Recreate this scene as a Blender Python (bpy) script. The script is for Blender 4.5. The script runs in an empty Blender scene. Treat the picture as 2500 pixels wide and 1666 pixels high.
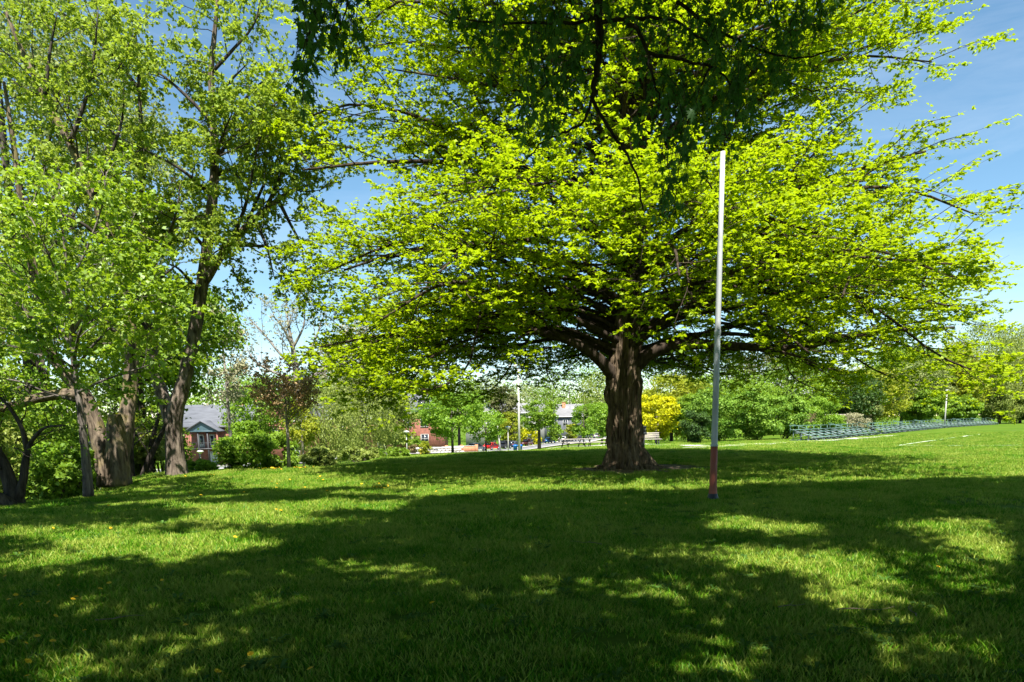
import bpy, math, random
import numpy as np
from mathutils import Vector, Matrix

# ------------------------------------------------------------------ camera, sky, sun, exposure
SC = bpy.context.scene
COL = SC.collection
PITCH = math.radians(8.9); ROLL = math.radians(0.96)
EYE = 1.6
F = 1667.0; PXC = 1250.0; PYC = 1291.0            # focal length and principal point in photo pixels (2500 wide)
cam_d = bpy.data.cameras.new('camera')
cam = bpy.data.objects.new('camera', cam_d); COL.objects.link(cam)
cam_d.sensor_width = 36.0; cam_d.lens = 36.0 * F / 2500.0
cam_d.shift_y = (PYC - 833.0) / 2500.0             # the photo is the upper part of a lens-shifted frame
cam_d.clip_start = 0.05; cam_d.clip_end = 6000
RM = Matrix.Rotation(math.pi / 2 - PITCH, 3, 'X') @ Matrix.Rotation(-ROLL, 3, 'Z')
cam.matrix_world = Matrix.Translation((0, 0, EYE)) @ RM.to_4x4()
SC.camera = cam
RN = np.array(RM)

SUN = np.array([0.066, -0.55, 1.0]); SUN /= np.linalg.norm(SUN)
w = bpy.data.worlds.new("World"); SC.world = w; w.use_nodes = True
nt = w.node_tree; nt.nodes.clear()
out = nt.nodes.new('ShaderNodeOutputWorld'); bg = nt.nodes.new('ShaderNodeBackground')
sky = nt.nodes.new('ShaderNodeTexSky'); sky.sky_type = 'NISHITA'; sky.sun_disc = False
sky.sun_elevation = math.asin(SUN[2]); sky.sun_rotation = math.atan2(SUN[0], SUN[1])
sky.air_density = 1.0; sky.dust_density = 0.0; sky.ozone_density = 2.0; sky.altitude = 100
tc = nt.nodes.new('ShaderNodeTexCoord')
mp = nt.nodes.new('ShaderNodeMapping'); mp.inputs['Scale'].default_value = (1.2, 1.2, 7.0); mp.inputs['Rotation'].default_value = (0.25, 0.1, 0.3)
nz = nt.nodes.new('ShaderNodeTexNoise'); nz.inputs['Scale'].default_value = 2.6; nz.inputs['Detail'].default_value = 7; nz.inputs['Roughness'].default_value = 0.62
nz.inputs['Distortion'].default_value = 0.8
rp = nt.nodes.new('ShaderNodeMapRange'); rp.inputs['From Min'].default_value = 0.44; rp.inputs['From Max'].default_value = 0.95
rp.inputs['To Min'].default_value = 0.0; rp.inputs['To Max'].default_value = 0.20
mx = nt.nodes.new('ShaderNodeMixRGB'); mx.inputs['Color2'].default_value = (9.0, 9.4, 10.0, 1)
nt.links.new(tc.outputs['Generated'], mp.inputs['Vector']); nt.links.new(mp.outputs['Vector'], nz.inputs['Vector'])
nt.links.new(nz.outputs['Fac'], rp.inputs['Value']); nt.links.new(rp.outputs['Result'], mx.inputs['Fac'])
hs = nt.nodes.new('ShaderNodeHueSaturation'); hs.inputs['Saturation'].default_value = 1.1; hs.inputs['Value'].default_value = 1.15; hs.inputs['Hue'].default_value = 0.487
nt.links.new(sky.outputs['Color'], hs.inputs['Color']); nt.links.new(hs.outputs['Color'], mx.inputs['Color1']); nt.links.new(mx.outputs['Color'], bg.inputs['Color'])
bg.inputs['Strength'].default_value = 0.058
nt.links.new(bg.outputs['Background'], out.inputs['Surface'])

sun_d = bpy.data.lights.new('sun', 'SUN'); sun_d.energy = 5.0; sun_d.angle = math.radians(0.55); sun_d.color = (1.0, 0.955, 0.88)
sun = bpy.data.objects.new('sun', sun_d); COL.objects.link(sun); sun.location = (5, -40, 60)
sun.rotation_euler = Vector(SUN).to_track_quat('Z', 'Y').to_euler()
SC.view_settings.view_transform = 'Standard'; SC.view_settings.look = 'None'
SC.view_settings.exposure = 1.52; SC.view_settings.gamma = 1.0; SC.view_settings.use_curve_mapping = False
SC.render.engine = 'CYCLES'
SC.cycles.max_bounces = 6; SC.cycles.diffuse_bounces = 3; SC.cycles.transmission_bounces = 5; SC.cycles.glossy_bounces = 2
SC.cycles.use_denoising = True
SC.cycles.use_adaptive_sampling = False
SC.render.film_transparent = False

# ------------------------------------------------------------------ terrain function and pixel helpers
U_ = np.array([-1.0, -.75, -.5, -.34, -.18, 0, .1, .2, .4, .7, 1.0])
Y_ = np.array([0, 12, 16, 20, 25, 30, 36, 45, 60, 80, 100, 130, 160, 220, 400, 1500.])
Z_ = np.array([
    [0, 0, -.4, -1.2, -2.2, -3.0, -3.6, -4.0, -4.5, -5.0, -5.5, -6, -6, -6, -6, -6],
    [0, 0, -.10, -.7, -1.9, -2.7, -3.3, -3.9, -4.4, -4.8, -5.0, -5.5, -6, -6, -6, -6],
    [0, 0, 0, 0, -.05, -.9, -1.8, -2.7, -3.7, -4.3, -4.8, -5.3, -5.6, -6, -6, -6],
    [0, 0, 0, 0, 0, -.4, -1.0, -1.8, -2.8, -3.5, -4.1, -4.8, -5.2, -5.8, -6, -6],
    [0, 0, 0, 0, 0, 0, -.2, -.6, -1.3, -2.1, -3.0, -3.9, -4.8, -5.5, -6, -6],
    [0, 0, 0, 0, 0, 0, 0, -.35, -1.0, -1.85, -2.9, -3.9, -4.5, -5.2, -6, -6],
    [0, 0, 0, 0, 0, 0, 0, -.25, -.75, -1.5, -2.3, -3.1, -3.7, -4.2, -6, -6],
    [0, 0, 0, 0, 0, 0, 0, -.15, -.5, -1.0, -1.5, -2.0, -2.3, -2.6, -5, -6],
    [0, 0, 0, 0, 0, 0, 0, -.15, -.45, -.7, -.8, -.9, -1.0, -1.1, -4, -6],
    [0, 0, 0, 0, 0, 0, 0, 0, -.2, -.3, -.4, -.5, -.7, -1.0, -4, -6],
    [0, 0, 0, 0, 0, 0, 0, 0, 0, -.1, -.2, -.3, -.4, -.7, -4, -6]])

def _h(ix, iy, iz, s):
    n = (ix * 374761393 + iy * 668265263 + iz * 2147483647 + s * 974634777) & 0xffffffff
    n = ((n ^ (n >> 13)) * 1274126177) & 0xffffffff
    n = n ^ (n >> 16)
    return (n & 0xffff) / 65535.0

def vnoise(p, s=0):
    """value noise, p (...,3) -> 0..1"""
    p = np.asarray(p, float); i = np.floor(p).astype(np.int64); f = p - i; f = f * f * (3 - 2 * f)
    x, y, z = i[..., 0], i[..., 1], i[..., 2]; r = 0
    for dx in (0, 1):
        for dy in (0, 1):
            for dz in (0, 1):
                wgt = (f[..., 0] if dx else 1 - f[..., 0]) * (f[..., 1] if dy else 1 - f[..., 1]) * (f[..., 2] if dz else 1 - f[..., 2])
                r = r + wgt * _h(x + dx, y + dy, z + dz, s)
    return r

def ground_z(X, Y):
    X = np.asarray(X, float); Y = np.asarray(Y, float)
    Yc = np.clip(Y, 0, 1499); D = np.maximum(Y, 8.0)
    u = np.clip(X / D, -1, 0.999)
    iu = np.clip(np.searchsorted(U_, u, side='right') - 1, 0, len(U_) - 2); fu = (u - U_[iu]) / (U_[iu + 1] - U_[iu])
    iy = np.clip(np.searchsorted(Y_, Yc, side='right') - 1, 0, len(Y_) - 2); fy = (Yc - Y_[iy]) / (Y_[iy + 1] - Y_[iy])
    fu = fu * fu * (3 - 2 * fu)
    z = (Z_[iu, iy] * (1 - fu) * (1 - fy) + Z_[iu + 1, iy] * fu * (1 - fy) + Z_[iu, iy + 1] * (1 - fu) * fy + Z_[iu + 1, iy + 1] * fu * fy)
    q = np.stack([X * .45, Y * .45, X * 0], -1)
    return z + (vnoise(q, 3) - .5) * .07 * np.clip(1.5 - np.abs(Y) / 60, 0, 1)

def gz(x, y): return float(ground_z(x, y))

def ray(px, py):
    d = RN @ np.array([(px - PXC) / F, (PYC - py) / F, -1.0]); return d / d[1]

def P(px, py, Y):
    return np.array([0, 0, EYE]) + ray(px, py) * Y

def G(px, py):
    """where the line of sight through a photo pixel meets the ground"""
    d = ray(px, py); Ys = np.concatenate([np.arange(2, 60, .05), np.arange(60, 400, .25)])
    z = EYE + d[2] * Ys; g = ground_z(d[0] * Ys, Ys); k = np.nonzero(z <= g)[0]
    Y = Ys[k[0]] if len(k) else 395.0
    return np.array([d[0] * Y, Y, gz(d[0] * Y, Y)])

def to_px(p):
    q = (np.asarray(p, float) - np.array([0, 0, EYE])) @ RN
    return PXC + F * q[..., 0] / -q[..., 2], PYC - F * q[..., 1] / -q[..., 2], -q[..., 2]

def col_at(px, Y):
    """ground point at depth Y in the column of pixel px"""
    x = ray(px, 1030)[0] * Y; return np.array([x, Y, gz(x, Y)])

# ------------------------------------------------------------------ materials
def new_mat(name):
    m = bpy.data.materials.new(name); m.use_nodes = True; t = m.node_tree; t.nodes.clear()
    o = t.nodes.new('ShaderNodeOutputMaterial'); return m, t, o

def pbr(name, c, rough=.6, metal=0, noise=.25, nscale=6, c2=None, bump=0, bscale=30, stretch=(1, 1, 1), spec=.5, alpha=None):
    m, t, o = new_mat(name); b = t.nodes.new('ShaderNodeBsdfPrincipled')
    b.inputs['Roughness'].default_value = rough; b.inputs['Metallic'].default_value = metal; b.inputs['Specular IOR Level'].default_value = spec
    tcn = t.nodes.new('ShaderNodeTexCoord'); mpn = t.nodes.new('ShaderNodeMapping'); mpn.inputs['Scale'].default_value = stretch
    t.links.new(tcn.outputs['Object'], mpn.inputs['Vector'])
    n = t.nodes.new('ShaderNodeTexNoise'); n.inputs['Scale'].default_value = nscale; n.inputs['Detail'].default_value = 5
    t.links.new(mpn.outputs['Vector'], n.inputs['Vector'])
    r = t.nodes.new('ShaderNodeValToRGB')
    lo = tuple(x * (1 - noise) for x in c); hi = tuple(c2) if c2 else tuple(min(1, x * (1 + noise)) for x in c)
    r.color_ramp.elements[0].position = .3; r.color_ramp.elements[1].position = .7
    r.color_ramp.elements[0].color = (*lo, 1); r.color_ramp.elements[1].color = (*hi, 1)
    t.links.new(n.outputs['Fac'], r.inputs['Fac']); t.links.new(r.outputs['Color'], b.inputs['Base Color'])
    if bump:
        n2 = t.nodes.new('ShaderNodeTexNoise'); n2.inputs['Scale'].default_value = bscale; n2.inputs['Detail'].default_value = 6
        t.links.new(mpn.outputs['Vector'], n2.inputs['Vector'])
        bp = t.nodes.new('ShaderNodeBump'); bp.inputs['Strength'].default_value = bump; bp.inputs['Distance'].default_value = .03
        t.links.new(n2.outputs['Fac'], bp.inputs['Height']); t.links.new(bp.outputs['Normal'], b.inputs['Normal'])
    t.links.new(b.outputs['BSDF'], o.inputs['Surface'])
    return m

def leafmat(name, dark, light, trans, tf=.45, gloss=.06):
    """leaf: tint per leaf picks a colour between dark and light; light also passes through the blade"""
    m, t, o = new_mat(name)
    at = t.nodes.new('ShaderNodeAttribute'); at.attribute_name = 'tint'
    r = t.nodes.new('ShaderNodeMixRGB'); r.inputs[1].default_value = (*dark, 1); r.inputs[2].default_value = (*light, 1)
    t.links.new(at.outputs['Fac'], r.inputs[0])
    d = t.nodes.new('ShaderNodeBsdfDiffuse'); t.links.new(r.outputs[0], d.inputs['Color'])
    tr = t.nodes.new('ShaderNodeBsdfTranslucent')
    r2 = t.nodes.new('ShaderNodeMixRGB'); r2.inputs[1].default_value = (*[x * .7 for x in trans], 1); r2.inputs[2].default_value = (*trans, 1)
    t.links.new(at.outputs['Fac'], r2.inputs[0]); t.links.new(r2.outputs[0], tr.inputs['Color'])
    ms = t.nodes.new('ShaderNodeMixShader'); ms.inputs[0].default_value = tf
    t.links.new(d.outputs[0], ms.inputs[1]); t.links.new(tr.outputs[0], ms.inputs[2])
    g = t.nodes.new('ShaderNodeBsdfGlossy'); g.inputs['Roughness'].default_value = .55; g.inputs['Color'].default_value = (.9, .95, .9, 1)
    m2 = t.nodes.new('ShaderNodeMixShader'); m2.inputs[0].default_value = gloss
    t.links.new(ms.outputs[0], m2.inputs[1]); t.links.new(g.outputs[0], m2.inputs[2]); t.links.new(m2.outputs[0], o.inputs['Surface'])
    return m

def bark(name, lo, hi, moss=None, nscale=9, bump=.9):
    m, t, o = new_mat(name); b = t.nodes.new('ShaderNodeBsdfPrincipled'); b.inputs['Roughness'].default_value = .95; b.inputs['Specular IOR Level'].default_value = .15
    tcn = t.nodes.new('ShaderNodeTexCoord'); mpn = t.nodes.new('ShaderNodeMapping'); mpn.inputs['Scale'].default_value = (1, 1, .16)
    t.links.new(tcn.outputs['Object'], mpn.inputs['Vector'])
    n = t.nodes.new('ShaderNodeTexNoise'); n.inputs['Scale'].default_value = nscale; n.inputs['Detail'].default_value = 8; n.inputs['Roughness'].default_value = .65
    n.inputs['Distortion'].default_value = .4
    t.links.new(mpn.outputs['Vector'], n.inputs['Vector'])
    r = t.nodes.new('ShaderNodeValToRGB'); e = r.color_ramp.elements
    e[0].position = .36; e[0].color = (*lo, 1); e[1].position = .66; e[1].color = (*hi, 1)
    t.links.new(n.outputs['Fac'], r.inputs['Fac'])
    last = r.outputs['Color']
    if moss:
        n3 = t.nodes.new('ShaderNodeTexNoise'); n3.inputs['Scale'].default_value = 1.7; n3.inputs['Detail'].default_value = 5
        t.links.new(tcn.outputs['Object'], n3.inputs['Vector'])
        rr = t.nodes.new('ShaderNodeMapRange'); rr.inputs['From Min'].default_value = .5; rr.inputs['From Max'].default_value = .68; rr.inputs['To Max'].default_value = .7
        t.links.new(n3.outputs['Fac'], rr.inputs['Value'])
        mm = t.nodes.new('ShaderNodeMixRGB'); mm.inputs[2].default_value = (*moss, 1)
        t.links.new(rr.outputs['Result'], mm.inputs[0]); t.links.new(last, mm.inputs[1]); last = mm.outputs[0]
    t.links.new(last, b.inputs['Base Color'])
    bp = t.nodes.new('ShaderNodeBump'); bp.inputs['Strength'].default_value = bump; bp.inputs['Distance'].default_value = .055
    t.links.new(n.outputs['Fac'], bp.inputs['Height']); t.links.new(bp.outputs['Normal'], b.inputs['Normal'])
    t.links.new(b.outputs['BSDF'], o.inputs['Surface']); return m

M = {}
M['lime_leaf'] = leafmat('lime_leaf', (.20, .32, .006), (.40, .49, .008), (.48, .63, .006), .50, .015)
M['maple_leaf'] = leafmat('maple_leaf', (.15, .24, .022), (.31, .39, .05), (.42, .55, .035), .45, .015)
M['young_leaf'] = leafmat('young_leaf', (.16, .28, .010), (.28, .40, .015), (.40, .58, .015), .46, .05)
M['near_leaf'] = leafmat('near_leaf', (.028, .092, .012), (.08, .19, .026), (.09, .30, .012), .27, .035)
M['pale_leaf'] = leafmat('pale_leaf', (.14, .19, .045), (.26, .29, .09), (.30, .36, .08), .36, .015)
M['willow_leaf'] = leafmat('willow_leaf', (.16, .22, .04), (.29, .34, .07), (.34, .42, .06), .40, .015)
M['mid_leaf'] = leafmat('mid_leaf', (.10, .19, .014), (.21, .33, .025), (.28, .42, .02), .40, .015)
M['fresh_leaf'] = leafmat('fresh_leaf', (.11, .22, .014), (.22, .36, .025), (.32, .5, .03), .42, .015)
M['deep_leaf'] = leafmat('deep_leaf', (.03, .07, .016), (.075, .14, .025), (.10, .18, .02), .33, .015)
M['hedge_leaf'] = leafmat('hedge_leaf', (.10, .21, .018), (.25, .39, .05), (.28, .45, .03), .36, .015)
M['yellow_leaf'] = leafmat('yellow_leaf', (.34, .38, .004), (.66, .60, .006), (.62, .62, .006), .42, .015)
M['gold_leaf'] = leafmat('gold_leaf', (.16, .22, .012), (.32, .34, .02), (.40, .44, .02), .42, .015)
M['red_leaf'] = leafmat('red_leaf', (.44, .28, .14), (.62, .45, .26), (.50, .34, .17), .35, .01)
M['rust_leaf'] = leafmat('rust_leaf', (.16, .13, .05), (.30, .22, .09), (.26, .22, .07), .3, .015)
M['conifer_leaf'] = leafmat('conifer_leaf', (.06, .075, .025), (.15, .15, .05), (.10, .12, .03), .2, .015)
M['tan_leaf'] = leafmat('tan_leaf', (.24, .23, .13), (.38, .36, .20), (.34, .34, .17), .3, .015)
M['lime_bark'] = bark('lime_bark', (.035, .024, .015), (.21, .155, .10), None, 11, 1.0)
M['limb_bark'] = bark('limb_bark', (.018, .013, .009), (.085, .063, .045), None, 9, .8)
M['maple_bark'] = bark('maple_bark', (.035, .026, .02), (.25, .20, .155), None, 10, 1.0)
M['old_bark'] = bark('old_bark', (.035, .026, .018), (.22, .17, .12), (.20, .17, .05), 9, 1.0)
M['young_bark'] = bark('young_bark', (.06, .05, .045), (.22, .19, .16), None, 14, .6)
M['dark_bark'] = bark('dark_bark', (.018, .015, .012), (.09, .075, .06), None, 9, .7)
M['grey_bark'] = bark('grey_bark', (.14, .12, .10), (.33, .29, .25), None, 9, .4)
M['near_bark'] = bark('near_bark', (.010, .008, .007), (.055, .045, .038), None, 14, .5)

# ------------------------------------------------------------------ object helpers
def tag(o, label=None, cat=None, group=None, kind=None):
    if label: o['label'] = label
    if cat: o['category'] = cat
    if group: o['group'] = group
    if kind: o['kind'] = kind
    return o

def empty(name, loc, label=None, cat=None, group=None, rz=0):
    o = bpy.data.objects.new(name, None); COL.objects.link(o); o.location = tuple(loc); o.rotation_euler = (0, 0, rz)
    o.empty_display_size = .2
    return tag(o, label, cat, group)

def link_mesh(name, me, parent=None, loc=None):
    o = bpy.data.objects.new(name, me); COL.objects.link(o)
    if parent is not None: o.parent = parent
    if loc is not None: o.location = tuple(loc)
    return o

def np_mesh(name, verts, faces, mat=None, tint=None, smooth=False):
    """verts (N,3), faces: list of (M,k) arrays"""
    if not isinstance(faces, list): faces = [faces]
    faces = [np.asarray(f, np.int32) for f in faces if len(f)]
    me = bpy.data.meshes.new(name)
    verts = np.asarray(verts, np.float32)
    me.vertices.add(len(verts)); me.vertices.foreach_set('co', verts.ravel())
    loops = np.concatenate([f.ravel() for f in faces]); sizes = np.concatenate([np.full(len(f), f.shape[1], np.int32) for f in faces])
    me.loops.add(len(loops)); me.loops.foreach_set('vertex_index', loops)
    me.polygons.add(len(sizes)); starts = np.concatenate([[0], np.cumsum(sizes)[:-1]]).astype(np.int32)
    me.polygons.foreach_set('loop_start', starts); me.polygons.foreach_set('loop_total', sizes)
    if smooth: me.polygons.foreach_set('use_smooth', np.ones(len(sizes), bool))
    if tint is not None:
        a = me.attributes.new('tint', 'FLOAT', 'POINT'); a.data.foreach_set('value', np.asarray(tint, np.float32))
    me.update(calc_edges=True)
    if mat: me.materials.append(mat)
    return me

def norm(v):
    v = np.asarray(v, float); return v / np.maximum(np.linalg.norm(v, axis=-1, keepdims=True), 1e-9)

class Geo:
    """collects tubes and boxes for ONE mesh"""
    def __init__(s): s.v = []; s.q = []; s.t = []; s.n = 0
    def add(s, v, q=None, t=None):
        v = np.asarray(v, float).reshape(-1, 3); s.v.append(v)
        if q is not None and len(q): s.q.append(np.asarray(q, int) + s.n)
        if t is not None and len(t): s.t.append(np.asarray(t, int) + s.n)
        s.n += len(v)
    def tube(s, pts, rad, k=6, cap=True):
        pts = np.asarray(pts, float); n = len(pts); rad = np.broadcast_to(np.asarray(rad, float), (n,))
        tan = norm(np.gradient(pts, axis=0)); ref = np.array([0, 0, 1.]) if abs(tan[0, 2]) < .9 else np.array([1., 0, 0])
        a = norm(ref - np.sum(ref * tan[0]) * tan[0]); A = np.empty((n, 3))
        for i in range(n):
            a = a - np.dot(a, tan[i]) * tan[i]; a = a / max(np.linalg.norm(a), 1e-9); A[i] = a
        B = np.cross(tan, A); th = np.arange(k) * 2 * np.pi / k
        v = pts[:, None] + rad[:, None, None] * (np.cos(th)[None, :, None] * A[:, None] + np.sin(th)[None, :, None] * B[:, None])
        i = np.arange(n - 1)[:, None] * k; j = np.arange(k)[None]; jn = (j + 1) % k
        q = np.stack([i + j, i + jn, i + k + jn, i + k + j], -1).reshape(-1, 4)
        t = None
        if cap and k >= 4:
            top = (n - 1) * k
            t = [[top, top + m, top + m + 1] for m in range(1, k - 1)] + [[0, m + 1, m] for m in range(1, k - 1)]
        s.add(v.reshape(-1, 3), q, t)
    def box(s, c, d, rz=0, M3=None):
        x, y, z = d[0] / 2, d[1] / 2, d[2] / 2
        v = np.array([[-x, -y, -z], [x, -y, -z], [x, y, -z], [-x, y, -z], [-x, -y, z], [x, -y, z], [x, y, z], [-x, y, z]])
        if M3 is not None: v = v @ np.asarray(M3).T
        if rz:
            cs, sn = math.cos(rz), math.sin(rz); v = v @ np.array([[cs, sn, 0], [-sn, cs, 0], [0, 0, 1]])
        s.add(v + np.array(c), [[0, 3, 2, 1], [4, 5, 6, 7], [0, 1, 5, 4], [1, 2, 6, 5], [2, 3, 7, 6], [3, 0, 4, 7]])
    def bar(s, a, b, wd, ht):
        """rectangular bar from a to b"""
        a = np.array(a, float); b = np.array(b, float); t = norm(b - a)
        up = np.array([0, 0, 1.]) if abs(t[2]) < .95 else np.array([1., 0, 0])
        sd = norm(np.cross(t, up)); u2 = np.cross(sd, t)
        v = []
        for e in (a, b):
            for i, j in ((-1, -1), (1, -1), (1, 1), (-1, 1)): v.append(e + sd * i * wd / 2 + u2 * j * ht / 2)
        s.add(v, [[3, 2, 1, 0], [4, 5, 6, 7], [0, 1, 5, 4], [1, 2, 6, 5], [2, 3, 7, 6], [3, 0, 4, 7]])
    def lathe(s, prof, k=16, c=(0, 0, 0)):
        th = np.arange(k) * 2 * np.pi / k; prof = np.asarray(prof, float); n = len(prof)
        v = np.stack([prof[:, 0, None] * np.cos(th), prof[:, 0, None] * np.sin(th), np.repeat(prof[:, 1, None], k, 1)], -1).reshape(-1, 3) + np.array(c)
        i = np.arange(n - 1)[:, None] * k; j = np.arange(k)[None]; jn = (j + 1) % k
        s.add(v, np.stack([i + j, i + jn, i + k + jn, i + k + j], -1).reshape(-1, 4))
    def poly(s, pts, q):
        s.add(pts, q)
    def mesh(s, name, mat, smooth=False, tint=None):
        f = []
        if s.q: f.append(np.concatenate(s.q))
        if s.t: f.append(np.concatenate(s.t))
        return np_mesh(name, np.concatenate(s.v), f, mat, tint, smooth)
    def obj(s, name, mat, parent=None, smooth=False, loc=None):
        return link_mesh(name, s.mesh(name, mat, smooth), parent, loc)

def quad_leaves(rng, pos, tipdir, nrm, ln, wd, fold=.18):
    """one folded four-cornered blade per position"""
    n = len(pos); t = norm(tipdir); nn = nrm - np.sum(nrm * t, -1, keepdims=True) * t; nn = norm(nn); s = np.cross(t, nn)
    ln = np.broadcast_to(ln, (n,))[:, None]; wd = np.broadcast_to(wd, (n,))[:, None]
    a = pos; b = pos + t * ln * .45 + s * wd * .5 + nn * ln * fold; c = pos + t * ln; d = pos + t * ln * .45 - s * wd * .5 + nn * ln * fold
    v = np.stack([a, b, c, d], 1).reshape(-1, 3); q = np.arange(n * 4).reshape(n, 4)
    return v, q

def leaf_mesh(name, v, q, mat, tint):
    return np_mesh(name, v, [q], mat, np.repeat(tint, 4))

# ------------------------------------------------------------------ tree growing
def grow_path(rng, p, d, L, n, wob, trop, flat=0.0):
    pts = [np.array(p, float)]; d = np.array(d, float); d /= np.linalg.norm(d); st = L / n
    for i in range(n):
        d = d + rng.normal(0, wob, 3); d[2] += trop; d[2] *= (1 - flat); d /= np.linalg.norm(d)
        pts.append(pts[-1] + d * st)
    return np.array(pts)

def at(path, t):
    s = t * (len(path) - 1); i = min(int(s), len(path) - 2); f = s - i
    return path[i] * (1 - f) + path[i + 1] * f, path[i + 1] - path[i]

class Tree:
    """limbs -> branches -> sprigs -> twigs with leaves; everything in world coordinates relative to base"""
    def __init__(s, seed, cfg): s.rng = np.random.default_rng(seed); s.c = cfg; s.wood = Geo(); s.tw = []
    def limb(s, pts, r0, r1, k=8, t0=.35, scale=1.0, keep=True, curve=1.0):
        pts = np.asarray(pts, float)
        # resample smoothly
        n = max(6, len(pts) * 3); tt = np.linspace(0, len(pts) - 1, n)
        P4 = np.vstack([2 * pts[0] - pts[1], pts, 2 * pts[-1] - pts[-2]]); o = []
        for t in tt:
            i = min(int(t), len(pts) - 2); f = t - i; a, b, c, d = P4[i:i + 4]
            o.append(.5 * ((2 * b) + (c - a) * f + (2 * a - 5 * b + 4 * c - d) * f * f + (3 * b - a - 3 * c + d) * f ** 3))
        path = np.array(o)
        if keep: s.wood.tube(path, r0 + (r1 - r0) * np.linspace(0, 1, n) ** curve, k)
        L = np.sum(np.linalg.norm(np.diff(path, axis=0), axis=1)); s.branches(path, L, r0, r1, t0, scale)
        return path
    def branches(s, path, L, r0, r1, t0, scale):
        c = s.c; rng = s.rng; n = max(2, int(L * (1 - t0) / c['sp1']))
        for i in range(n):
            t = t0 + (1 - t0) * (i + rng.random() * .8) / n; t = min(t, .995)
            p, tan = at(path, t); tan = tan / np.linalg.norm(tan)
            l = c['l1'] * scale * (1.15 - .7 * (t - t0) / (1 - t0 + 1e-6)) * rng.uniform(.7, 1.25)
            d = s.side(tan, c['a1'], c['flat1'], i); 
            b = grow_path(rng, p, d, l, 5, c['wob'], c['trop1'])
            rr = max(.012, min(.42 * (r0 + (r1 - r0) * t), .016 * l + .004))
            s.wood.tube(b, np.linspace(rr, rr * .3, 6), 5, False)
            m = max(2, int(l / c['sp2']))
            for j in range(m):
                u = .15 + .85 * (j + rng.random()) / m; u = min(u, .99)
                q, tn = at(b, u); tn = tn / np.linalg.norm(tn)
                l2 = c['l2'] * scale ** .5 * (1.2 - .6 * u) * rng.uniform(.7, 1.3)
                d2 = s.side(tn, c['a2'], c['flat2'], j)
                e = grow_path(rng, q, d2, l2, 3, c['wob'], c['trop2'])
                s.wood.tube(e, [rr * .33, rr * .25, rr * .18, .003], 3, False)
                s.tw.append(e)
    def side(s, tan, ang, flat, i):
        rng = s.rng; a = ang * rng.uniform(.7, 1.25)
        up = np.array([0, 0, 1.]); sd = np.cross(tan, up); nn = np.linalg.norm(sd)
        sd = sd / nn if nn > .2 else norm(rng.normal(0, 1, 3))
        u2 = np.cross(sd, tan); ph = (0 if i % 2 else math.pi) + rng.normal(0, 1.0) if flat > .3 else rng.uniform(0, 2 * math.pi)
        o = sd * math.cos(ph) + u2 * math.sin(ph) * (1 - flat)
        d = tan * math.cos(a) + norm(o) * math.sin(a); d[2] *= (1 - flat * .5)
        return d
    def leaves(s, spt, ln, wd, twig=.35, up=1.0, droop=.1, tintn=.9, nlj=.5, keep=None, twigs_wood=True, flat=.6):
        """spt twigs per sprig, c['lpt'] leaves per twig"""
        rng = s.rng; c = s.c; E = np.array(s.tw)
        if keep is not None: E = E[keep(E[:, -1])]
        n = len(E); base_t = rng.random((n, spt)); idx = np.minimum((base_t * 3).astype(int), 2); f = base_t * 3 - idx
        r = np.arange(n)[:, None]; p0 = E[r, idx] * (1 - f[..., None]) + E[r, idx + 1] * f[..., None]
        d = norm(E[r, idx + 1] - E[r, idx]) * .7 + rng.normal(0, .6, (n, spt, 3)); d[..., 2] = d[..., 2] * flat - droop; d = norm(d)
        tl = twig * rng.uniform(.5, 1.2, (n, spt, 1)); p1 = p0 + d * tl
        p0 = p0.reshape(-1, 3); p1 = p1.reshape(-1, 3); d = d.reshape(-1, 3)
        if twigs_wood:   # three-sided twig needles
            sd = norm(np.cross(d, [0, 0, 1.])) * .004; v = np.stack([p0 + sd, p0 - sd, p1], 1).reshape(-1, 3); s.wood.add(v, None, np.arange(len(v)).reshape(-1, 3))
        k = c['lpt']; m = len(p0); tt = rng.uniform(.1, 1.05, (m, k, 1)); pos = p0[:, None] + (p1 - p0)[:, None] * tt
        td = d[:, None] * .5 + rng.normal(0, .65, (m, k, 3)); td[..., 2] = td[..., 2] * flat - droop; 
        nr = rng.normal(0, nlj, (m, k, 3)); nr[..., 2] += up
        pos = pos.reshape(-1, 3); td = td.reshape(-1, 3); nr = nr.reshape(-1, 3)
        sc = rng.uniform(.65, 1.25, len(pos))
        v, q = quad_leaves(rng, pos, td, nr, ln * sc, wd * sc)
        tint = np.clip(rng.normal(.5, .25, len(pos)) + (vnoise(pos * tintn, 5) - .5) * .7, 0, 1)
        return v, q, tint

def crown_obj(name, parent, mesh, stuff=True):
    o = link_mesh(name, mesh, parent)
    return o

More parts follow.
